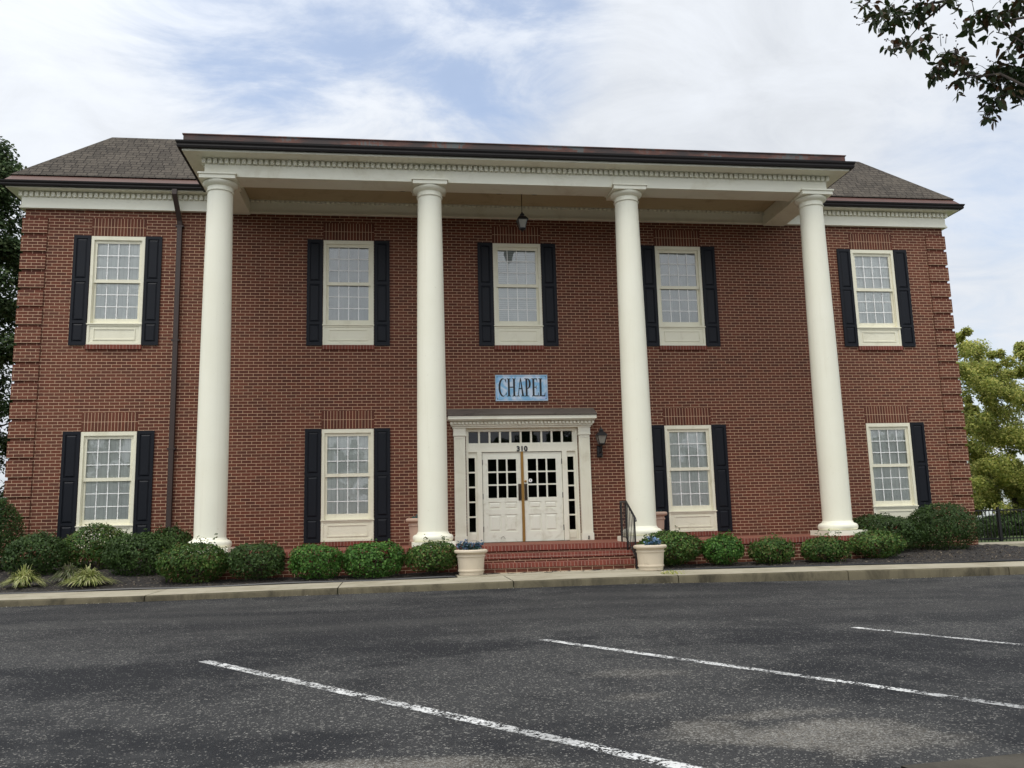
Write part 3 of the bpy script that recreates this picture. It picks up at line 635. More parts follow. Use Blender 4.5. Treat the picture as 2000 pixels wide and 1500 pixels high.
for xa, xb, oa, ob in ((-1.25, -1.102, -1.255, -1.055), (1.033, 1.178, 1.015, 1.225)):
    s = MB(); z0, z1 = .246, 1.906; s.box(oa, xa, .03, .09, 0, 2.03); s.box(xb, ob, .03, .09, 0, 2.03); s.box(xa, xb, .031, .09, 0, z0); s.box(xa, xb, .031, .09, z1, 2.03)
    s.raised(xa-.01, xb+.01, .05, z0-.03, .031, .022, .012)
    for i in range(1, 5): zz_ = z0+(z1-z0)*i/5; s.box(xa, xb, .034, .08, zz_-.017, zz_+.017)
    S = s.build('sidelight', M_CREAM, EN); MB().box(xa-.003, xb+.003, .06, .064, z0-.003, z1+.003).build('pane', M_DOORGLASS, S)
def door(xa, xb, px0, px1, hinge_x, plate_x, lock):
    z0, z1 = .992, 1.866; d = MB(); yf = .022; yb = .066; H = 2.02
    d.box(xa, px0, yf, yb, .012, H); d.box(px1, xb, yf, yb, .012, H); d.box(px0, px1, yf+.0006, yb, z1, H); d.box(px0, px1, yf+.0006, yb, .90, z0)
    pw = (px1-px0-.085)/2
    d.box(px0, px1, yf+.0006, yb, .012, .235); d.box(px0, px1, yf+.0006, yb, .618, .745)
    d.box(px0+pw, px1-pw, yf+.0004, yb, .235, .618); d.box(px0+pw, px1-pw, yf+.0004, yb, .745, .90)
    for q in (px0, px1-pw):
        d.box(q, q+pw, yf+.016, yb, .235, .618); d.raised(q+.018, q+pw-.018, .255, .60, yf+.016, yf+.003, .035)
        d.box(q, q+pw, yf+.016, yb, .745, .90); d.raised(q+.018, q+pw-.018, .76, .885, yf+.016, yf+.003, .028)
    for i in (1, 2):
        xx = px0+(px1-px0)*i/3; d.box(xx-.018, xx+.018, yf+.002, yb-.01, z0, z1); zz_ = z0+(z1-z0)*i/3; d.box(px0, px1, yf+.0026, yb-.01, zz_-.017, zz_+.017)
    dd = d.build('door', M_DOOR, B)
    MB().box(px0-.002, px1+.002, .045, .049, z0-.002, z1+.002).build('pane', M_DOORGLASS, dd)
    for zh in (.30, 1.03, 1.80): MB().box(hinge_x-.012, hinge_x+.012, .006, .03, zh-.06, zh+.06).build('hinge', M_BLACK, dd)
    pl_ = MB(); pl_.box(plate_x-.034, plate_x+.034, .012, .0215, .925, 1.30); pl_.raised(plate_x-.02, plate_x+.02, .97, 1.25, .012, -.012, .012); pl_.build('push_plate', M_PLATE, dd)
    if lock:
        lk = MB(); lk.lathe([(.028, 0), (.028, .014), (.018, .02), (.001, .021)], (0, 0, 0), 20); lk.v = [(.046+a, .0215-c, 1.355+b) for a, b, c in lk.v]; lk.build('lock_cylinder', M_BRASS, dd)
        st = MB(); st.lathe([(.042, 0), (.042, .0015)], (0, 0, 0), 28); st.v = [(.163+a, .0435-c, 1.375+b) for a, b, c in st.v]; so = st.build('sticker', M_GRILLE, dd)
        mk = MB(); mk.box(.156, .170, .0412, .0416, 1.352, 1.398); mk.box(.150, .176, .0413, .0417, 1.381, 1.386); mk.build('sticker_mark', M_PLATE, dd)
    else:
        hk = MB(); hk.tube([(-.50+.045*cos(a), .012-.006, .07+.06*sin(a)) for a in np.linspace(0, pi, 9)], .0035, 5); hk.build('scuff_ring', M_PLATE, dd)
    return dd
door(-.932, -.056, -.809, -.160, -.938, -.092, False); door(.006, .897, .106, .758, .901, .048, True)
MB().box(-.055, .005, -.008, .066, .012, 2.03).build('door_post', M_BRASS, B)
MB().box(-1.05, 1.02, -.03, .13, .0005, .0115).build('threshold', M_PLATE, B)
# dark vestibule behind the glass
v = MB(); v.box(-1.29, 1.26, 2.2, 2.25, .0, 2.56); v.box(-1.29, 1.26, .26, 2.2, -.04, -.003); v.box(-1.29, 1.26, .26, 2.2, 2.56, 2.6); v.box(-1.34, -1.29, .26, 2.25, 0, 2.56); v.box(1.26, 1.31, .26, 2.25, 0, 2.56); v.build('vestibule', M_DARK, B)
tx = bpy.data.curves.new('house_number', 'FONT'); tx.body = '310'; tx.size = .155; tx.extrude = .003; tx.offset = .008; tx.align_x = 'CENTER'; tx.space_character = 1.12
to = bpy.data.objects.new('tmp', tx); COL.objects.link(to); dg = bpy.context.evaluated_depsgraph_get(); nm = bpy.data.meshes.new_from_object(to.evaluated_get(dg)); bpy.data.objects.remove(to)
nm.name = 'house_number'; nm.materials.clear(); nm.materials.append(M_INK); no = bpy.data.objects.new('house_number', nm); COL.objects.link(no); no.parent = EN; no.location = (-.02, -.0155, 2.044); no.rotation_euler = (pi/2, 0, 0)
dr = MB(); dr.tube([(1.43, -.13, .03), (1.43, -.16, .05), (1.43, -.165, .10)], [.016, .013, .018], 8); dr.build('door_stop', M_BLACK, EN)

# porch and steps
po = MB(); po.box(-7.05, 7.05, -2.445, -.001, -.75, -.103); po.build('porch', M_BRICK, B)
pt = MB(); pt.box(-7.07, 7.07, -2.48, -.0012, -.1025, 0.0)
pt.build('porch_coping', M_STEP, B, uvfn=lambda x, y, z, n: ((z+.155, x) if abs(n.y) > .5 else ((y, x) if abs(n.z) > .5 else (z+.155, y))))
fl = MB(); fl.poly((-6.95, -2.27, .003), (6.95, -2.27, .003), (6.95, -.002, .003), (-6.95, -.002, .003)); fl.build('porch_floor', M_PAVER, B)
st = MB(); stc = MB()
for k, (yf, zt) in enumerate(((-2.765, -.152), (-3.055, -.312))):
    st.box(-1.71, 1.71, yf+.018, -2.4452+.0, -.75+.001*k, zt-.0865) if k == 0 else st.box(-1.712, 1.712, yf+.018, -2.748, -.749, zt-.0865)
    stc.box(-1.73-.002*k, 1.73+.002*k, yf, -2.4455 if k == 0 else -2.747, zt-.086, zt)
st.build('steps', M_BRICK, B)
stc.build('step_treads', M_STEP, B, uvfn=lambda x, y, z, n: ((z*1.0, x) if abs(n.y) > .5 else ((y, x) if abs(n.z) > .5 else (z, y))))

# downspout
ds = MB(); xd = -7.69
def rect_tube(m, pts, w_, d_):
    n = len(m.v)
    for x, y, z in pts: m.v += [(x-w_, y-d_, z), (x+w_, y-d_, z), (x+w_, y+d_, z), (x-w_, y+d_, z)]
    for i in range(len(pts)-1):
        for j in range(4): k = (j+1) % 4; m.f.append((n+i*4+j, n+i*4+k, n+i*4+4+k, n+i*4+4+j))
    m.f.append((n, n+1, n+2, n+3)); e = n+4*(len(pts)-1); m.f.append((e, e+1, e+2, e+3))
rect_tube(ds, [(xd-.06, -.36, 7.975), (xd-.06, -.36, 7.86), (xd, -.075, 7.33), (xd, -.055, 7.24), (xd, -.055, .15), (xd, -.09, -.05), (xd, -.22, -.16)], .05, .038)
DS = ds.build('downspout', M_PIPE, B)
for z in (7.22, 4.6, 2.2): m = MB(); m.box(xd-.085, xd+.085, -.0985, -.004, z-.018, z+.018); m.build('strap', M_PIPE, DS)

# ------------------------------------------------------------------ things hung on the wall
SG = tag(empty('chapel_sign', (.006, -.02, 3.196)), 'blue sky-pattern sign reading CHAPEL above the entrance door', 'sign')
def signmat():
    m, t, b = mat('sky_print'); tc = t.new('ShaderNodeTexCoord').outputs['Object']
    n = t.noise(t.mapping(tc, (1, 1, 1), (3.1, 0, .4)), 4.2, 4, .55, .6)
    c = t.mix(t.maprange(n, .42, .62), srgb(134, 186, 222), srgb(208, 220, 234)); c = t.mix(t.maprange(t.noise(tc, 3, 2), .55, .75, 0, .5), c, srgb(150, 168, 218))
    t.set(b, 'Base Color', c); b.inputs['Roughness'].default_value = .45; return m
MB().box(-.61, .61, -.016, -.002, 0, .61).build('panel', signmat(), SG)
rim = MB(); rim.frame(-.612, .612, -.002, .612, -.021, -.0165, .012, .012, .012, .012); rim.build('rim', simple('sign_rim', srgb(170, 176, 182), .5, .05), SG)
il = MB(); il.frame(-.575, .575, .035, .575, -.0175, -.0163, .004, .004, .004, .004); il.build('inner_border', simple('sign_line', srgb(70, 100, 130), .5, .05), SG)
sc = MB()
for x in (-.565, .565):
    for z in (.05, .56): s_ = MB().lathe([(.011, 0), (.011, .004)], (0, 0, 0), 10); n = len(sc.v); sc.v += [(x+a, -.0165-c, z+b) for a, b, c in s_.v]; sc.f += [tuple(n+i for i in f) for f in s_.f]
sc.build('screw', M_PLATE, SG)
def S2(px, py): return ((px-972)/1275*1.22, .61-(py-160)/635*.61)
def rectpx(x0, y0, x1, y1):
    if x1-x0 < 45 and y1-y0 > 300: x0, x1 = x0-5, x1+5
    elif y1-y0 < 30: y0, y1 = y0-3, y1+3
    return [S2(x0, y1), S2(x1, y1), S2(x1, y0), S2(x0, y0)]
def strip(outer, inner): return [S2(*p) for p in outer]+[S2(*p) for p in reversed(inner)]
angs = np.radians(np.linspace(48, 318, 40))
glyph = {
 'C': [strip([(515+105*cos(a), 467-222*sin(a)) for a in angs], [(533+76*cos(a), 467-202*sin(a)) for a in angs]), [S2(p, q) for p, q in ((592, 345), (598, 345), (594, 252), (586, 252), (570, 300))], [S2(p, q) for p, q in ((600, 588), (606, 588), (604, 640), (584, 650))]],
 'H': [rectpx(643, 250, 680, 682), rectpx(770, 250, 808, 682), rectpx(680, 452, 770, 470), rectpx(617, 250, 643, 263), rectpx(680, 250, 706, 263), rectpx(745, 250, 770, 263), rectpx(808, 250, 832, 263), rectpx(618, 669, 643, 683), rectpx(680, 669, 708, 683), rectpx(745, 669, 770, 683), rectpx(808, 669, 840, 683)],
 'A': [[S2(p, q) for p, q in ((875, 682), (892, 682), (946, 300), (938, 238))], [S2(p, q) for p, q in ((938, 238), (946, 300), (980, 682), (1026, 682), (956, 238))], rectpx(898, 486, 972, 506), rectpx(852, 669, 874, 684), rectpx(892, 669, 916, 684), rectpx(962, 669, 985, 684), rectpx(1020, 669, 1040, 684)],
 'P': [rectpx(1074, 250, 1111, 682), rectpx(1046, 250, 1074, 263), rectpx(1048, 669, 1074, 684), rectpx(1111, 669, 1140, 684), strip([(1111, 250)]+[(1120+78*cos(a), 375-125*sin(a)) for a in np.radians(np.linspace(85, -90, 24))]+[(1111, 500)], [(1111, 268)]+[(1114+36*cos(a), 375-106*sin(a)) for a in np.radians(np.linspace(85, -90, 24))]+[(1111, 484)])],
 'E': [rectpx(1244, 250, 1281, 682), rectpx(1218, 250, 1244, 263), rectpx(1222, 669, 1244, 684), rectpx(1281, 250, 1342, 268), [S2(p, q) for p, q in ((1352, 340), (1356, 340), (1352, 250), (1342, 250), (1334, 268))], rectpx(1281, 455, 1330, 472), rectpx(1324, 420, 1336, 510), rectpx(1281, 666, 1376, 684), [S2(p, q) for p, q in ((1362, 666), (1376, 684), (1382, 684), (1388, 590), (1382, 590))]],
 'L': [rectpx(1416, 250, 1456, 682), rectpx(1390, 250, 1416, 263), rectpx(1456, 250, 1480, 263), rectpx(1392, 669, 1416, 684), rectpx(1456, 666, 1536, 684), [S2(p, q) for p, q in ((1520, 666), (1536, 684), (1543, 684), (1550, 590), (1544, 590))]]}
for ch, polys in glyph.items():
    m = MB()
    for i, pp in enumerate(polys): m.extrude(pp, -.0215-.0002*(i % 5), -.0162)
    m.build('letter', M_INK, SG)

def lantern_body(parent, zc=0.0):
    """four-sided coach lantern hanging round z = 0 (middle of the glass)"""
    def ringz(m, spec):
        n = len(m.v); k = 4
        for r, z in spec:
            for i in range(4): a = pi/4+pi/2*i; m.v.append((r*cos(a), r*sin(a), z))
        for s_ in range(len(spec)-1):
            for i in range(4): j = (i+1) % 4; m.f.append((n+s_*4+i, n+s_*4+j, n+s_*4+4+j, n+s_*4+4+i))
        m.f.append((n, n+1, n+2, n+3)); e = n+4*(len(spec)-1); m.f.append((e, e+1, e+2, e+3))
    r = MB(); ringz(r, [(.175, .080), (.172, .092), (.105, .155), (.075, .175), (.06, .18), (.06, .20), (.07, .205), (.04, .24), (.012, .25)]); r.lathe([(.012, .25), (.022, .262), (.012, .275), (.004, .295), (.001, .30)], (0, 0, 0), 10); r.build('lantern_roof', M_BLACK, parent)
    f = MB()
    for i in range(4): a = pi/4+pi/2*i; f.tube([(.15*cos(a), .15*sin(a), .08), (.085*cos(a), .085*sin(a), -.10)], .009, 6)
    ringz(f, [(.095, -.125), (.10, -.115), (.10, -.098), (.09, -.096)]); f.lathe([(.05, -.126), (.03, -.15), (.012, -.165), (.018, -.18), (.002, -.20)], (0, 0, 0), 10); f.build('lantern_frame', M_BLACK, parent)
    gm = MB(); n = 0
    for rr, z in ((.082, -.096), (.145, .079)):
        for i in range(4): a = pi/4+pi/2*i; gm.v.append((rr*cos(a), rr*sin(a), z))
    for i in range(4): j = (i+1) % 4; gm.f.append((i, j, 4+j, 4+i))
    gm.build('glass', M_LAMPGLASS, parent)
    MB().lathe([(.012, -.095), (.012, -.04), (.022, -.02), (.026, .0), (.018, .03), (.003, .055)], (0, 0, 0), 12).build('bulb', simple('frosted_bulb', (.6, .58, .5), .4, .05), parent, smooth=True)
def wall_lantern(x, label):
    t = tag(empty('wall_lantern', (x, -.24, 2.27)), label, 'wall lamp', 'coach lanterns beside the entrance')
    lantern_body(t)
    m = MB(); m.box(-.062, .062, .19, .2385, -.40, -.13); m.raised(-.05, .05, -.39, -.14, .19, .175, .02); m.build('back_plate', M_BLACK, t)
    a = MB(); a.tube([(0, .18, -.28), (0, .10, -.30), (0, .03, -.27), (0, 0, -.19)], [.016, .014, .013, .016], 8); a.build('arm', M_BLACK, t, smooth=True)
    return t
wall_lantern(1.79, 'black coach lantern on the brick right of the entrance door'); wall_lantern(-1.86, 'black coach lantern half hidden behind the column left of the entrance')
hl = tag(empty('hanging_lantern', (-.045, -1.17, 7.05)), 'black lantern hanging on a rod from the portico ceiling', 'pendant lamp')
lantern_body(hl); MB().tube([(0, 0, .29), (0, 0, .80)], .009, 6).build('rod', M_BLACK, hl); MB().lathe([(.07, .80), (.065, .817), (.02, .819)], (0, 0, 0), 16).build('ceiling_rose', M_BLACK, hl)

# handrail on the right of the steps
HR = tag(empty('handrail', (1.66, -2.7, 0)), 'black iron handrail with thin balusters on the right of the steps', 'handrail')
def rail_z(y): return .80 if y > -2.62 else .80+(y+2.62)*.545
def foot_z(y): return .0 if y > -2.48 else (-.152 if y > -2.765 else (-.312 if y > -3.055 else -.49))
def low_z(y): return .10 if y > -2.5 else .10+(y+2.5)*.545
def bar(name, pts, r): m = MB(); m.tube([(x-1.66, y+2.7, z) for x, y, z in pts], r, 8); m.build(name, M_BLACK, HR, smooth=True)
bar('top_rail', [(1.66, -2.17, .80), (1.66, -2.62, .80), (1.66, -3.24, rail_z(-3.24)), (1.66, -3.27, rail_z(-3.24)-.05)], .021)
bar('bottom_rail', [(1.66, -2.19, .10), (1.66, -2.5, .10), (1.66, -3.19, low_z(-3.19))], .012)
for y in (-2.18, -2.60, -3.17): bar('post', [(1.66, y, foot_z(y)), (1.66, y, rail_z(y))], .018)
for y in [-2.18-.105*i for i in range(1, 4)]+[-2.60-.114*i for i in range(1, 5)]: bar('baluster', [(1.66, y, low_z(y)), (1.66, y, rail_z(y))], .008)

# ------------------------------------------------------------------ planters and flowers
POT = [(.205, 0), (.222, .01), (.228, .07), (.24, .075), (.243, .09), (.24, .105), (.232, .11), (.250, .33), (.262, .335), (.266, .35), (.262, .365), (.252, .37), (.256, .395), (.29, .402), (.308, .42), (.31, .445), (.298, .462), (.272, .468), (.262, .45), (.255, .40)]
def planter(loc, label, scl=1.0, m=M_PLANT_POT, H=1.0):
    t = tag(empty('planter', loc), label, 'planter', 'round pale planters by the entrance')
    MB().lathe([(r*scl, z*scl*H) for r, z in POT], (0, 0, 0), 40, False).lathe([(.001, .004), (.20*scl, .004)], (0, 0, 0), 40, False).build('pot', m, t, smooth=True)
    MB().lathe([(.257*scl, .405*scl*H), (.12*scl, .425*scl*H), (.001, .43*scl*H)], (0, 0, 0), 24, False).build('soil', M_SOIL, t, smooth=True)
    return t
def flowers(loc, label, R, Hh, n_stem, m_petal, m_leaf, spread=1.0, seed=1, cluster=(0, 0)):
    rng = np.random.default_rng(seed); t = tag(empty('artificial_flowers', loc), label, 'flowers', 'flowers in the planters')
    st_ = MB(); LP, PP = [], []
    for i in range(n_stem):
        a = rng.uniform(0, 2*pi); r = R*sqrt(rng.uniform(0, 1)); h = Hh*rng.uniform(.35, 1.0)*(1-.35*r/R)
        b = np.array([.3*r*cos(a), .3*r*sin(a), -.02]); e = np.array([cluster[0]+r*cos(a)*spread, cluster[1]+r*sin(a), h]); st_.tube([b, (b+e)/2+np.array([0, 0, .03]), e], .004, 4)
        for k in range(9): LP.append(b+(e-b)*rng.uniform(.3, 1)+rng.normal(0, .018, 3))
        if rng.uniform() < .75:
            for k in range(9): PP.append(e+rng.normal(0, .016, 3))
    st_.build('stem', M_STEM, t)
    LP, PP = np.array(LP), np.array(PP)
    cards('foliage', leaves_at(LP, unit(rng.normal(0, 1, (len(LP), 3))+[0, 0, .6]), rng.uniform(.04, .085, len(LP)), .024, .3, rng), 6, m_leaf, t)
    cards('blossom', leaves_at(PP, unit(rng.normal(0, 1, (len(PP), 3))+[0, -.4, .4]), rng.uniform(.03, .055, len(PP)), .028, 0, rng), 6, m_petal, t)
planter((-1.505, -3.30, -.492), 'pale round planter with dark blue flowers, left of the steps on the sidewalk')
flowers((-1.505, -3.30, -.07), 'dusty blue and dark green flowers spilling over the planter left of the steps', .25, .24, 34, M_BLUE_A, M_TEAL, 1.0, 3)
planter((1.815, -3.60, -.495), 'pale round planter with light blue flowers, right of the handrail on the sidewalk', 1.0)
flowers((1.815, -3.60, -.07), 'light blue flowers with white tips in the planter right of the handrail', .15, .20, 22, M_BLUE_B, M_TEAL, 1.1, 5, (.07, 0))
planter((-2.32, -1.10, .004), 'pale planter on the porch peeking out left of the second column', 1.15, M_POT_SHADED, 1.07)
flowers((-2.32, -1.10, .50), 'teal leaves just showing in the porch planter behind the second column', .26, .16, 26, M_TEAL, M_TEAL, 1.0, 8)
planter((2.60, -1.10, .004), 'porch planter in a shade-darkened tone in front of a shutter, right of the third column', 1.18, M_POT_SHADED, 1.06)
flowers((2.60, -1.10, .50), 'low dark teal plants in the porch planter beside the third column', .26, .14, 26, M_TEAL, M_TEAL, 1.0, 9)

# ------------------------------------------------------------------ shrubs
def shrub(px, y, label, m=M_LEAF_SHRUB, dy=.85, dens=2000, L=.054, sprigs=2, seed=0, boxy=.0, group='clipped round shrubs in front of the brick wall', zfloor=-.5):
    u0, u1, v0, v1 = px; rng = np.random.default_rng(100+seed)
    A, Bq = Yp(u0, (v0+v1)/2, y), Yp(u1, (v0+v1)/2, y); top = Yp((u0+u1)/2, v0, y)[2]; bot = min(Yp((u0+u1)/2, v1, y)[2]+.02, zfloor+.1)
    cx_, rx = (A[0]+Bq[0])/2, abs(Bq[0]-A[0])/2; rz = (top-bot)/2; ry = min(rx*dy, 1.1)
    t = tag(empty('shrub', (cx_, y+ry*.25, bot)), label, 'shrub', group)
    C0 = np.array([0, 0, rz]); area = 4*pi*((rx*ry)**1.6/3+(rx*rz)**1.6/3+(ry*rz)**1.6/3)**(1/1.6); N = int(area*dens)
    d = unit(rng.normal(0, 1, (N, 3)))
    e = 2.0+boxy*2; sq = (np.abs(d)**e).sum(1, keepdims=True)**(-1/e)   # superellipsoid
    lump = np.zeros(N)
    for k in range(22):
        dv = unit(rng.normal(0, 1, 3)); lump += rng.uniform(-.15, .15)*np.exp(-((1-d@dv)/rng.uniform(.02, .14)))
    rad = (1+lump[:, None])*np.where(rng.uniform(size=(N, 1)) < .72, rng.uniform(.88, 1.03, (N, 1)), rng.uniform(.62, .95, (N, 1)))
    keep = np.ones(N, bool)
    for k in range(7):
        dv = unit(rng.normal(0, 1, 3)*[1, 1, .7]+[0, -.5, 0]); keep &= ~((d@dv > rng.uniform(.955, .988)) & (rng.uniform(size=N) < .8))
    keep &= ~((d[:, 2] < -.45) & (rng.uniform(size=N) < .45))
    d, sq, rad = d[keep], sq[keep], rad[keep]; N = len(d)
    P = C0 + d*sq*rad*np.array([rx, ry, rz]); P[:, 2] = np.maximum(P[:, 2], .01)
    V = leaves_at(P, d, rng.uniform(.6, 1.15, N)*L, rng.uniform(.5, .62, N)*L, .25, rng)
    for k in range(26):
        b0 = unit(rng.normal(0, 1, 3)*[1, .8, .8]+[0, -.35, .55]); p0 = C0+b0*np.array([rx, ry, rz])*.95; e0 = p0+(b0*.5+np.array([0, 0, .8]))*rng.uniform(.03, .10)
        q = p0+(e0-p0)*rng.uniform(0, 1, (7, 1))+rng.normal(0, .012, (7, 3)); V = np.concatenate([V, leaves_at(q, np.tile(b0, (7, 1)), L*.95, L*.5, .1, rng)])
    if sprigs:
        for k in range(sprigs):
            a = rng.uniform(-.6, .6); b0 = C0+np.array([a*rx, -.3*ry, rz*.85]); e0 = b0+np.array([rng.uniform(-.10, .14), -.02, rng.uniform(.04, .09)+(.12 if sprigs > 2 else 0)*rng.uniform(.4, 1)])
            q = b0+(e0-b0)*rng.uniform(0, 1, (16, 1))+rng.normal(0, .02, (16, 3)); V = np.concatenate([V, leaves_at(q, np.tile([0, -.3, 1.], (16, 1)), .055, .026, .2, rng)])
    cards('foliage', V, 6, m, t)
    s_ = MB()
    for k in range(6): a = 2*pi*k/6+.3; s_.tube([(.05*cos(a), .05*sin(a), -.06), (.22*rx*cos(a), .22*ry*sin(a), rz*.6), (.6*rx*cos(a), .6*ry*sin(a), rz*1.25)], [.016, .011, .005], 5)
    s_.build('branches', M_STEM, t)
    return t
SH = [((-75, 34, 968, 1100), -1.0, 'tall dark shrub cut by the left edge of the picture at the wall corner', dict(m=M_LEAF_DARK, seed=1, L=.05)),
 ((8, 128, 1040, 1125), -1.7, 'dark low round shrub behind the small yellow grass clump at far left', dict(m=M_LEAF_DARK, seed=2)),
 ((116, 252, 1028, 1112), -1.0, 'rounded green shrub under the lower left window, behind the larger grass clump', dict(seed=3)),
 ((282, 380, 1029, 1095), -.9, 'shrub at the foot of the downspout, left of the first column base', dict(m=M_LEAF_DARK, seed=4)),
 ((203, 342, 1040, 1138), -2.0, 'large dark green shrub immediately right of the variegated grass clumps', dict(m=M_LEAF_DARK, seed=5)),
 ((302, 445, 1060, 1146), -3.0, 'broad shrub in front of the first column base with a few pale blossoms', dict(seed=6, sprigs=4)),
 ((444, 554, 1064, 1132), -3.0, 'compact dark shrub just right of the first column base', dict(m=M_LEAF_DARK, seed=7, boxy=.5)),
 ((566, 669, 1067, 1132), -3.05, 'bright green boxy shrub under the left shutter of the second lower window', dict(m=M_LEAF_SHRUB2, seed=8, boxy=.6)),
 ((672, 785, 1063, 1130), -3.05, 'bright green shrub under the right shutter of the second lower window', dict(m=M_LEAF_SHRUB2, seed=9, boxy=.6)),
 ((794, 894, 1061, 1116), -3.05, 'shrub with a tall leafy sprig in front of the second column, beside the left planter', dict(seed=10, sprigs=3, boxy=.4)),
 ((1252, 1373, 1038, 1106), -2.95, 'round shrub directly behind the right planter', dict(seed=11)),
 ((1371, 1454, 1044, 1106), -3.05, 'small round shrub below the window right of the third column', dict(m=M_LEAF_SHRUB2, seed=12)),
 ((1468, 1554, 1051, 1105), -3.05, 'small separate shrub against bare porch brick between third and fourth columns', dict(seed=13)),
 ((1570, 1661, 1050, 1102), -3.05, 'loose shrub with upright sprigs in front of the fourth column base', dict(seed=14, sprigs=4)),
 ((1659, 1767, 1037, 1094), -2.6, 'wide low shrub just right of the fourth column plinth', dict(seed=15)),
 ((1668, 1802, 1006, 1080), -1.2, 'dark shrub beneath the lower right window, behind the wide low one', dict(m=M_LEAF_DARK, seed=16, sprigs=1)),
 ((1782, 1913, 983, 1084), -.95, 'biggest round shrub at the right corner of the building', dict(m=M_LEAF_DARK, seed=17, L=.048))]
for px, y, lab, kw in SH: shrub(px, y, lab, **kw)
# pale blossoms on the broad shrub stay out: two small clumps of white flowers at its foot
def clump(px, y, label, m, n, seed, L=.42):
    rng = np.random.default_rng(seed); u0, u1, v0, v1 = px; A, Bq = Yp(u0, v1, y), Yp(u1, v1, y); rx = (Bq[0]-A[0])/2*1.25; cxx = (A[0]+Bq[0])/2; zb = bedz(cxx, y)+.01; H = Yp((u0+u1)/2, v0, y)[2]-zb
    t = tag(empty('grass_clump', (cxx, y, zb)), label, 'ornamental grass', 'variegated grass clumps in the mulch bed'); V = []
    for i in range(n):
        a = rng.uniform(0, 2*pi); lean = rng.uniform(.04, 1.0)**.6; r0 = rng.uniform(0, .07); Hh = H*1.12*rng.uniform(.65, 1.08)*(1-.35*lean); R = rx*lean*rng.uniform(.75, 1.15)
        d = np.array([cos(a), sin(a)*.8, 0]); s_ = np.array([-sin(a), cos(a), 0])*rng.uniform(.009, .016); pr = None
        for k in range(6):
            q = k/5; p = d*(r0+R*q**1.2)+np.array([0, 0, Hh*(1.6*q-q*q*(.62+.98*lean))]); wq = s_*(1-.85*q**3)
            if pr is not None: V += [pr[0]-pr[1], pr[0]+pr[1], p+wq, p-wq]
            pr = (p, wq)
    o = cards('blades', np.array(V), 4, m, t)
    bpy.context.view_layer.update()
    return t
clump((2, 88, 1097, 1146), -3.1, 'small yellow striped grass clump at the far left of the bed', M_LEAF_LIRIOPE, 300, 5)
clump((100, 170, 1092, 1132), -2.7, 'greener purple-tinged grass clump behind the bright striped one', M_LEAF_LIRIOPE2, 320, 6)
clump((122, 220, 1098, 1150), -3.15, 'larger bright yellow striped grass clump left of the big shrubs', M_LEAF_LIRIOPE, 420, 7)
wd = tag(empty('weed', (1.86, -4.72, zk(1.86)+.004)), 'little green weed growing in the sidewalk joint right of the planter', 'weed')
rng = np.random.default_rng(4); P = np.stack([rng.normal(0, .10, 90), rng.normal(0, .05, 90), rng.uniform(0, .045, 90)], 1); cards('leaves', leaves_at(P, unit(rng.normal(0, .5, (90, 3))+[0, 0, 1]), .05, .016, 0, rng), 6, M_LEAF_LIME, wd)

# ------------------------------------------------------------------ trees
def tree(name, base, trunk_h, limbs, clusters, label, leafm, L, per, seed, r0=.16, grp=None, W=.55, droop=.3):
    """limbs: list of polylines (absolute); clusters: (centre, radius xyz) leaf clumps"""
    rng = np.random.default_rng(seed); t = tag(empty(name, base), label, 'tree', grp); b = np.array(base); tm = MB()
    tm.tube([(0, 0, -.3), (.02, .01, trunk_h*.35), (-.03, .02, trunk_h*.7), (0, 0, trunk_h)], [r0*1.25, r0, r0*.85, r0*.7], 10)
    for pts, rr in limbs:
        q = [np.array(p)-b for p in pts]; tm.tube(q, [rr*(1-.75*i/(len(q)-1)) for i in range(len(q))], 6)
    tm.build('trunk', M_TWIG, t, smooth=True); V = []
    for c, rad, dn_ in clusters:
        n = int(per*dn_); d = unit(rng.normal(0, 1, (n, 3))); P = np.array(c)-b+d*np.array(rad)*rng.uniform(.15, 1.0, (n, 1))**.6
        V.append(leaves_at(P, unit(d*.5+np.array([0, 0, .6])), rng.uniform(.7, 1.2, n)*L, rng.uniform(.8, 1.1, n)*L*W, droop, rng))
    cards('crown', np.concatenate(V), 6, leafm, t)
    return t
rg = random.Random(3)
# dark broadleaf behind the left corner
base = (-15.6, 6.0, -.45); cl = []; lim = []
for i in range(165):
    h = rg.uniform(.4, 12.3); rr = 2.35*(1-.55*max(0, (h-6.0)/6.4)**1.4); a = rg.uniform(0, 2*pi); q = rr*sqrt(rg.uniform(.25, 1)); c = (base[0]+.1+q*cos(a), base[1]+q*sin(a), h)
    s_ = rg.uniform(.42, .75); cl.append((c, (s_, s_, s_*.7), 1.0))
    if i % 4 == 0: lim.append(([(base[0], base[1], max(.6, h-1.6)), ((base[0]+c[0])/2, (base[1]+c[1])/2, h-.5), c], .06))
tree('broadleaf_tree', base, 9.0, lim, cl, 'tall dark green tree behind the left corner of the building', M_LEAF_OAK, .115, 640, 21, .24, W=.62)
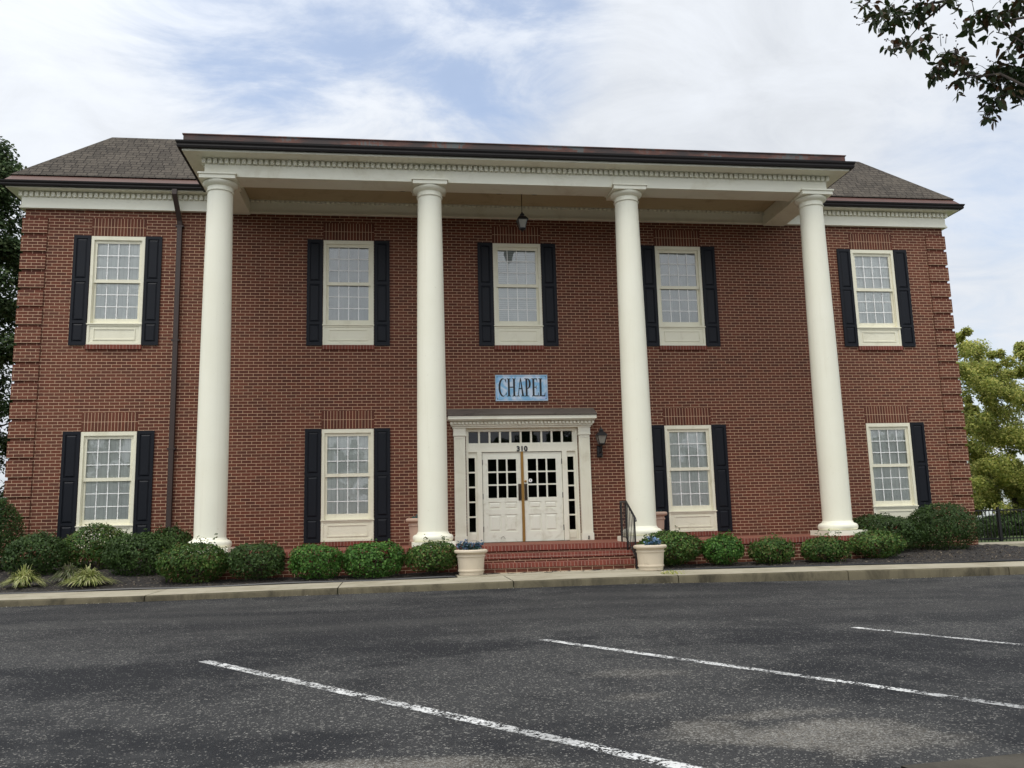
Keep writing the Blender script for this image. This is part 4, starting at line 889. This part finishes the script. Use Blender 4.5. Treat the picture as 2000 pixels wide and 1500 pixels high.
# pale yellow-green tree beyond the fence on the right
base = tuple(Yp(1990, 1042, 9.0)); base = (base[0], base[1], -.45); cl = []; lim = []
ctr = [(1898, 690, .62), (1925, 720, .6), (1950, 745, .55), (1900, 745, .6), (1880, 720, .5), (1985, 715, .38), (2000, 690, .32), (1975, 760, .6), (2010, 780, .8), (1900, 830, .55), (1930, 815, .5), (1945, 850, .7), (1905, 880, .6), (1980, 860, .8), (2020, 860, .9), (1915, 915, .55), (1945, 920, .7), (1905, 950, .45), (1980, 930, .75), (2015, 940, .8), (1990, 975, .55), (1945, 968, .5), (1918, 985, .4), (2060, 800, 1.0), (2080, 900, 1.1), (2070, 720, .7), (1925, 780, .35), (1887, 790, .3), (1885, 660, .3), (1952, 700, .25), (2045, 985, .6)]
for u, v_, s_ in ctr:
    for k in range(5):
        c = Yp(u+rg.uniform(-17, 17), v_+rg.uniform(-16, 16), base[1]+rg.uniform(-1.6, 1.6)); q = s_*rg.uniform(.45, .8); cl.append((tuple(c), (q, q, q*.85), .6+s_*.7))
    c = Yp(u, v_, base[1]+rg.uniform(-1, 1)); h = max(1.2, c[2]-1.4); lim.append(([(base[0], base[1], h), ((base[0]+c[0])/2, (base[1]+c[1])/2, h+.6), tuple(c)], .016))
for k in range(95):
    u, v_ = rg.uniform(1872, 2090), rg.uniform(715, 1000); q = rg.uniform(.22, .5)
    if (u < 1900 and 860 < v_) or (1900 < u < 1935 and 770 < v_ < 812) or (v_ < 720+abs(u-2000)*.1) and rg.random() < .5: continue
    cl.append((tuple(Yp(u, v_, base[1]+rg.uniform(-1.8, 1.8))), (q, q, q*.85), .35+q*.8))
tree('lime_tree', base, 2.6, lim, cl, 'yellow-green tree beyond the black fence at right', M_LEAF_LIME, .088, 480, 22, .10, W=.66)
# crape myrtle standing on a kerbed island right of the camera; its branch tips reach into the upper right
base = (2.75, -15.6, -.95); DD = 5.6
cl = []; lim = []
def B3(pts, d0, d1): return [tuple(Dp(1640+x/5.5556, y/5.5556, d0+(d1-d0)*i/(len(pts)-1))) for i, (x, y) in enumerate(pts)]
hub = (2.2, -15.3, 3.3)
l1 = B3([(1500, -330), (1190, 0), (1060, 110), (930, 215), (850, 300), (760, 400)], 5.2, 5.7)
l2 = B3([(2400, 60), (2000, 190), (1800, 230), (1560, 290), (1400, 370)], 5.0, 5.6)
l3 = B3([(2500, 1000), (2000, 930), (1740, 800), (1500, 830), (1380, 810), (1190, 800)], 5.0, 5.6)
l4 = B3([(2300, 1250), (1850, 1000), (1700, 1080), (1600, 1200)], 5.1, 5.5)
l5 = B3([(2300, 500), (2000, 470), (1900, 400), (1700, 350)], 5.2, 5.4)
l6 = B3([(930, 215), (760, 140), (560, 130), (350, 170)], 5.6, 5.8); l7 = B3([(1190, 0), (980, 40), (820, 120)], 5.4, 5.6); l8 = B3([(1380, 810), (1210, 690), (1130, 520)], 5.5, 5.6)
for l, r in ((l1, .016), (l2, .015), (l3, .016), (l4, .012), (l5, .012)): lim.append(([(2.75, -15.6, 1.4), hub, l[0]]+l[1:], r*.75))
for l in (l6, l7, l8): lim.append((l, .008))
for sx_, sy_, top in ((.5, .3, 4.6), (-.2, -.5, 4.9), (.6, -.5, 4.4)): lim.append(([(2.75, -15.6, .6), (2.75+sx_*.6, -15.6+sy_*.6, 2.4), (2.75+sx_*1.8, -15.6+sy_*1.8, top)], .05))
MYR = tag(empty('crape_myrtle', base), 'branch tips with dark leaves and seed heads hanging into the upper right of the sky', 'tree')
bb = np.array(base); tm = MB(); tm.tube([(0, 0, -.2), (.03, 0, .9), (0, .02, 1.8), (-.1, .05, 2.4)], [.11, .09, .075, .06], 8)
for pts, rr in lim: q = [np.array(p)-bb for p in pts]; tm.tube(q, [max(.0022, rr*(1-.85*i/(len(q)-1))) for i in range(len(q))], 6)
rng = np.random.default_rng(33); LP, LT = [], []; tw = tm; seeds = MB()
spots = [(300, 60, 110, 70, 20), (420, 180, 130, 110, 38), (560, 100, 110, 90, 34), (620, 220, 90, 90, 26), (500, 290, 90, 60, 16), (700, 150, 60, 60, 12), (870, 80, 90, 80, 28), (1000, 60, 90, 60, 22), (880, 200, 70, 50, 10), (1130, 25, 70, 30, 10), (590, 500, 80, 80, 22), (690, 450, 70, 60, 16), (780, 490, 60, 50, 10), (900, 470, 70, 100, 18), (900, 560, 60, 50, 9), (970, 320, 50, 70, 10), (960, 400, 60, 50, 7), (1290, 90, 40, 70, 7), (1350, 250, 60, 90, 14), (1400, 330, 80, 80, 18), (1480, 170, 90, 80, 22), (1570, 200, 90, 90, 26), (1680, 170, 90, 80, 26), (1800, 150, 90, 80, 30), (1900, 90, 90, 90, 32), (1960, 40, 60, 60, 20), (1780, 290, 50, 80, 10), (1640, 390, 60, 50, 5), (1900, 400, 80, 80, 24), (1970, 470, 70, 90, 26), (1830, 560, 60, 80, 10), (1720, 520, 50, 60, 4), (1240, 600, 100, 90, 36), (1340, 680, 90, 90, 32), (1110, 640, 60, 80, 14), (1030, 760, 80, 80, 24), (1140, 780, 70, 80, 20), (1000, 860, 60, 40, 8), (1400, 800, 80, 70, 18), (1320, 890, 90, 60, 16), (1290, 1000, 40, 60, 4), (1480, 830, 60, 60, 8), (1640, 760, 90, 80, 28), (1750, 740, 100, 90, 34), (1870, 760, 100, 100, 40), (1970, 830, 80, 120, 36), (1620, 900, 80, 90, 26), (1740, 900, 110, 100, 38), (1860, 950, 110, 90, 36), (1960, 980, 70, 100, 22), (1580, 1010, 60, 60, 8), (1700, 1080, 70, 70, 16), (1600, 1140, 70, 60, 18), (1660, 1210, 60, 60, 14), (1610, 1270, 50, 50, 10), (1570, 1250, 40, 60, 5), (1960, 1130, 40, 60, 5)]
for x in (2120, 2250, 2400, 2550): spots += [(x, y, 130, 120, 30) for y in range(-150, 1150, 190)]
for y in (-160, -330): spots += [(x, y, 130, 110, 26) for x in range(420, 2100, 230)]
for x, y, sx_, sy_, n in spots:
    n = int(n*1.1); dep = 5.5+rng.uniform(-.22, .22); hubp = Dp(1640+x/5.5556, y/5.5556, dep)
    far = rng.normal(0, 1, 3)
    for k in range(n):
        p = Dp(1640+(x+rng.normal(0, .46)*sx_)/5.5556, (y+rng.normal(0, .44)*sy_)/5.5556, dep+rng.normal(0, .10)); LP.append(p); LT.append(unit((p-hubp)+rng.normal(0, .03, 3)+np.array([0, 0, -.05])))
        if k % 5 == 0: tw.tube([tuple(hubp-bb+np.array([.02, 0, .03])), tuple((hubp+p)/2-bb+np.array([0, 0, .01])), tuple(p-bb)], [.0035, .0025, .0012], 4)
LP, LT = np.array(LP)-bb, np.array(LT)
cards('crown', leaves_at(LP, rng.normal(0, 1, LP.shape)+np.array([0, -.2, .7]), rng.uniform(.034, .068, len(LP)), rng.uniform(.018, .028, len(LP)), .5, rng, LT), 6, M_LEAF_MYRTLE, MYR)
for x, y, dx, dy in ((250, 90, -125, -65), (330, 240, -145, -45), (330, 240, -120, 30), (540, 440, -50, -10), (1060, 580, -60, -80), (1100, 500, -10, -120), (1150, 470, 10, -90), (1260, 540, 20, -60), (960, 700, -55, -70), (1330, 620, 40, -30), (1600, 760, -110, -60), (1700, 700, -90, -50), (1270, 40, -30, -60), (1460, 130, -30, -130), (1660, 90, 80, -80), (1280, 310, -40, -60), (1870, 400, -30, -90), (1350, 920, -170, 25), (1560, 1080, -50, -40)):
    a = Dp(1640+x/5.5556, y/5.5556, 5.5)-bb; b_ = Dp(1640+(x+dx)/5.5556, (y+dy)/5.5556, 5.45)-bb; tw.tube([tuple(a), tuple((a+b_)/2+np.array([0, 0, .006])), tuple(b_)], [.002, .0015, .001], 4)
    for k in range(3): o_ = b_+(rng.normal(0, .012, 3) if k else 0); r_ = rng.uniform(.0035, .0055); seeds.lathe([(.0006, -r_), (r_*.8, -r_*.6), (r_, 0), (r_*.8, r_*.6), (.0006, r_)], tuple(o_), 8, False)
tm.build('trunk', M_TWIG, MYR, smooth=True); seeds.build('seed_heads', M_STEM, MYR, smooth=True)
# the kerbed island it stands on
e0, e1 = surf(1760, 1504), surf(2000, 1479); ed = (e1-e0)/np.linalg.norm((e1-e0)[:2])
rim_ = [tuple(e0[:2]), tuple((e1+ed*4.5)[:2]), tuple((e1+ed*4.5)[:2]+np.array([0, -3.2])), (float(e0[0])+1.2, float(e0[1])-3.2)]
isl = MB(); n0 = 24; top_ = [(rim_[0][0]+(rim_[1][0]-rim_[0][0])*i/n0, rim_[0][1]+(rim_[1][1]-rim_[0][1])*i/n0) for i in range(n0+1)]
for i in range(n0):
    (xa, ya), (xb, yb) = top_[i], top_[i+1]; isl.poly((xa, ya, za(xa, ya)+.022), (xb, yb, za(xb, yb)+.022), (xb+.6, yb-3.0, za(xb, yb-3)+.05), (xa+.6, ya-3.0, za(xa, ya-3)+.05)); isl.poly((xa, ya, za(xa, ya)+.022), (xb, yb, za(xb, yb)+.022), (xb, yb, -1.4), (xa, ya, -1.4))
tag(isl.build('planting_island_ground', concrete('old_island_concrete', srgb(76, 72, 64), srgb(48, 45, 40), .8)), kind='structure')

# ------------------------------------------------------------------ fence, hedge and house on the right
FE = tag(empty('iron_fence', (11.05, 2.4, -.42)), 'black iron picket fence right of the building', 'fence')
FX = 7.2
for z in (.08, .84): m = MB(); m.box(0, FX, -.016, .016, z-.018, z+.018); m.build('rail', M_BLACK, FE)
for x in (.05, 2.42, 4.8, 7.18): m = MB(); m.box(x-.03, x+.03, -.03, .03, 0, .93); m.raised(x-.03, x+.03, .90, .93, -.03, -.034, .01); m.build('post', M_BLACK, FE)
for i in range(66):
    x = .12+i*.107
    if all(abs(x-p) > .045 for p in (.05, 2.42, 4.8, 7.18)): MB().box(x-.0085, x+.0085, -.0085, .0085, .0, .86).build('picket', M_BLACK, FE)
shrub((1908, 1976, 1008, 1060), 4.2, 'dark clipped bush seen through the fence pickets', m=M_LEAF_DARK, seed=31, L=.07, dens=900, group='bushes behind the black fence', zfloor=-.4)
shrub((1925, 2080, 1000, 1052), 7.5, 'long dark hedge further behind the fence at far right', m=M_LEAF_DARK, seed=32, L=.09, dens=700, group='bushes behind the black fence', zfloor=-.4)
HS = tag(empty('house', (50, 48, -.45)), 'distant white house glimpsed under the yellow-green tree', 'house')
MB().box(-9, 9, 0, 8, 0, 2.7).build('wall', M_WHITE, HS)
h = MB(); h.extrude([(-9.6, 2.701), (9.6, 2.701), (8.0, 4.4), (-8.0, 4.4)], -.5, 8.5); h.build('roof', M_SHINGLE, HS)
for x in (-7.5, -5.2, -2.5, 1.0, 4.0):
    f_ = MB(); f_.frame(x-.55, x+.55, .9, 2.3, -.06, -.002, .08, .08, .08, .08); wn_ = f_.build('window', M_GRILLE, HS); MB().box(x-.47, x+.47, -.03, -.003, .98, 2.22).build('pane', M_DARK, wn_)

# ------------------------------------------------------------------ woods across the street behind the camera (they show in the window panes) and beyond the left side
rng = np.random.default_rng(77); WP = []
for i in range(125):
    cxw, cyw = (rng.uniform(-95, 90), rng.uniform(-66, -52)) if i < 70 else (rng.uniform(-110, -75), rng.uniform(-50, 75)); hw_ = rng.uniform(5.5, 10.5); rw = rng.uniform(3.0, 5.5); n = 130
    d = unit(rng.normal(0, 1, (n, 3))); WP.append(np.array([cxw, cyw, hw_*.52-1.2])+d*np.array([rw, rw*.8, hw_*.54])*rng.uniform(.6, 1, (n, 1)))
WP = np.concatenate(WP); tag(cards('far_woods', quads_at(WP, rng.normal(0, 1, WP.shape), 2.0, 1.5, rng), 4, M_LEAF_OAK), kind='stuff')
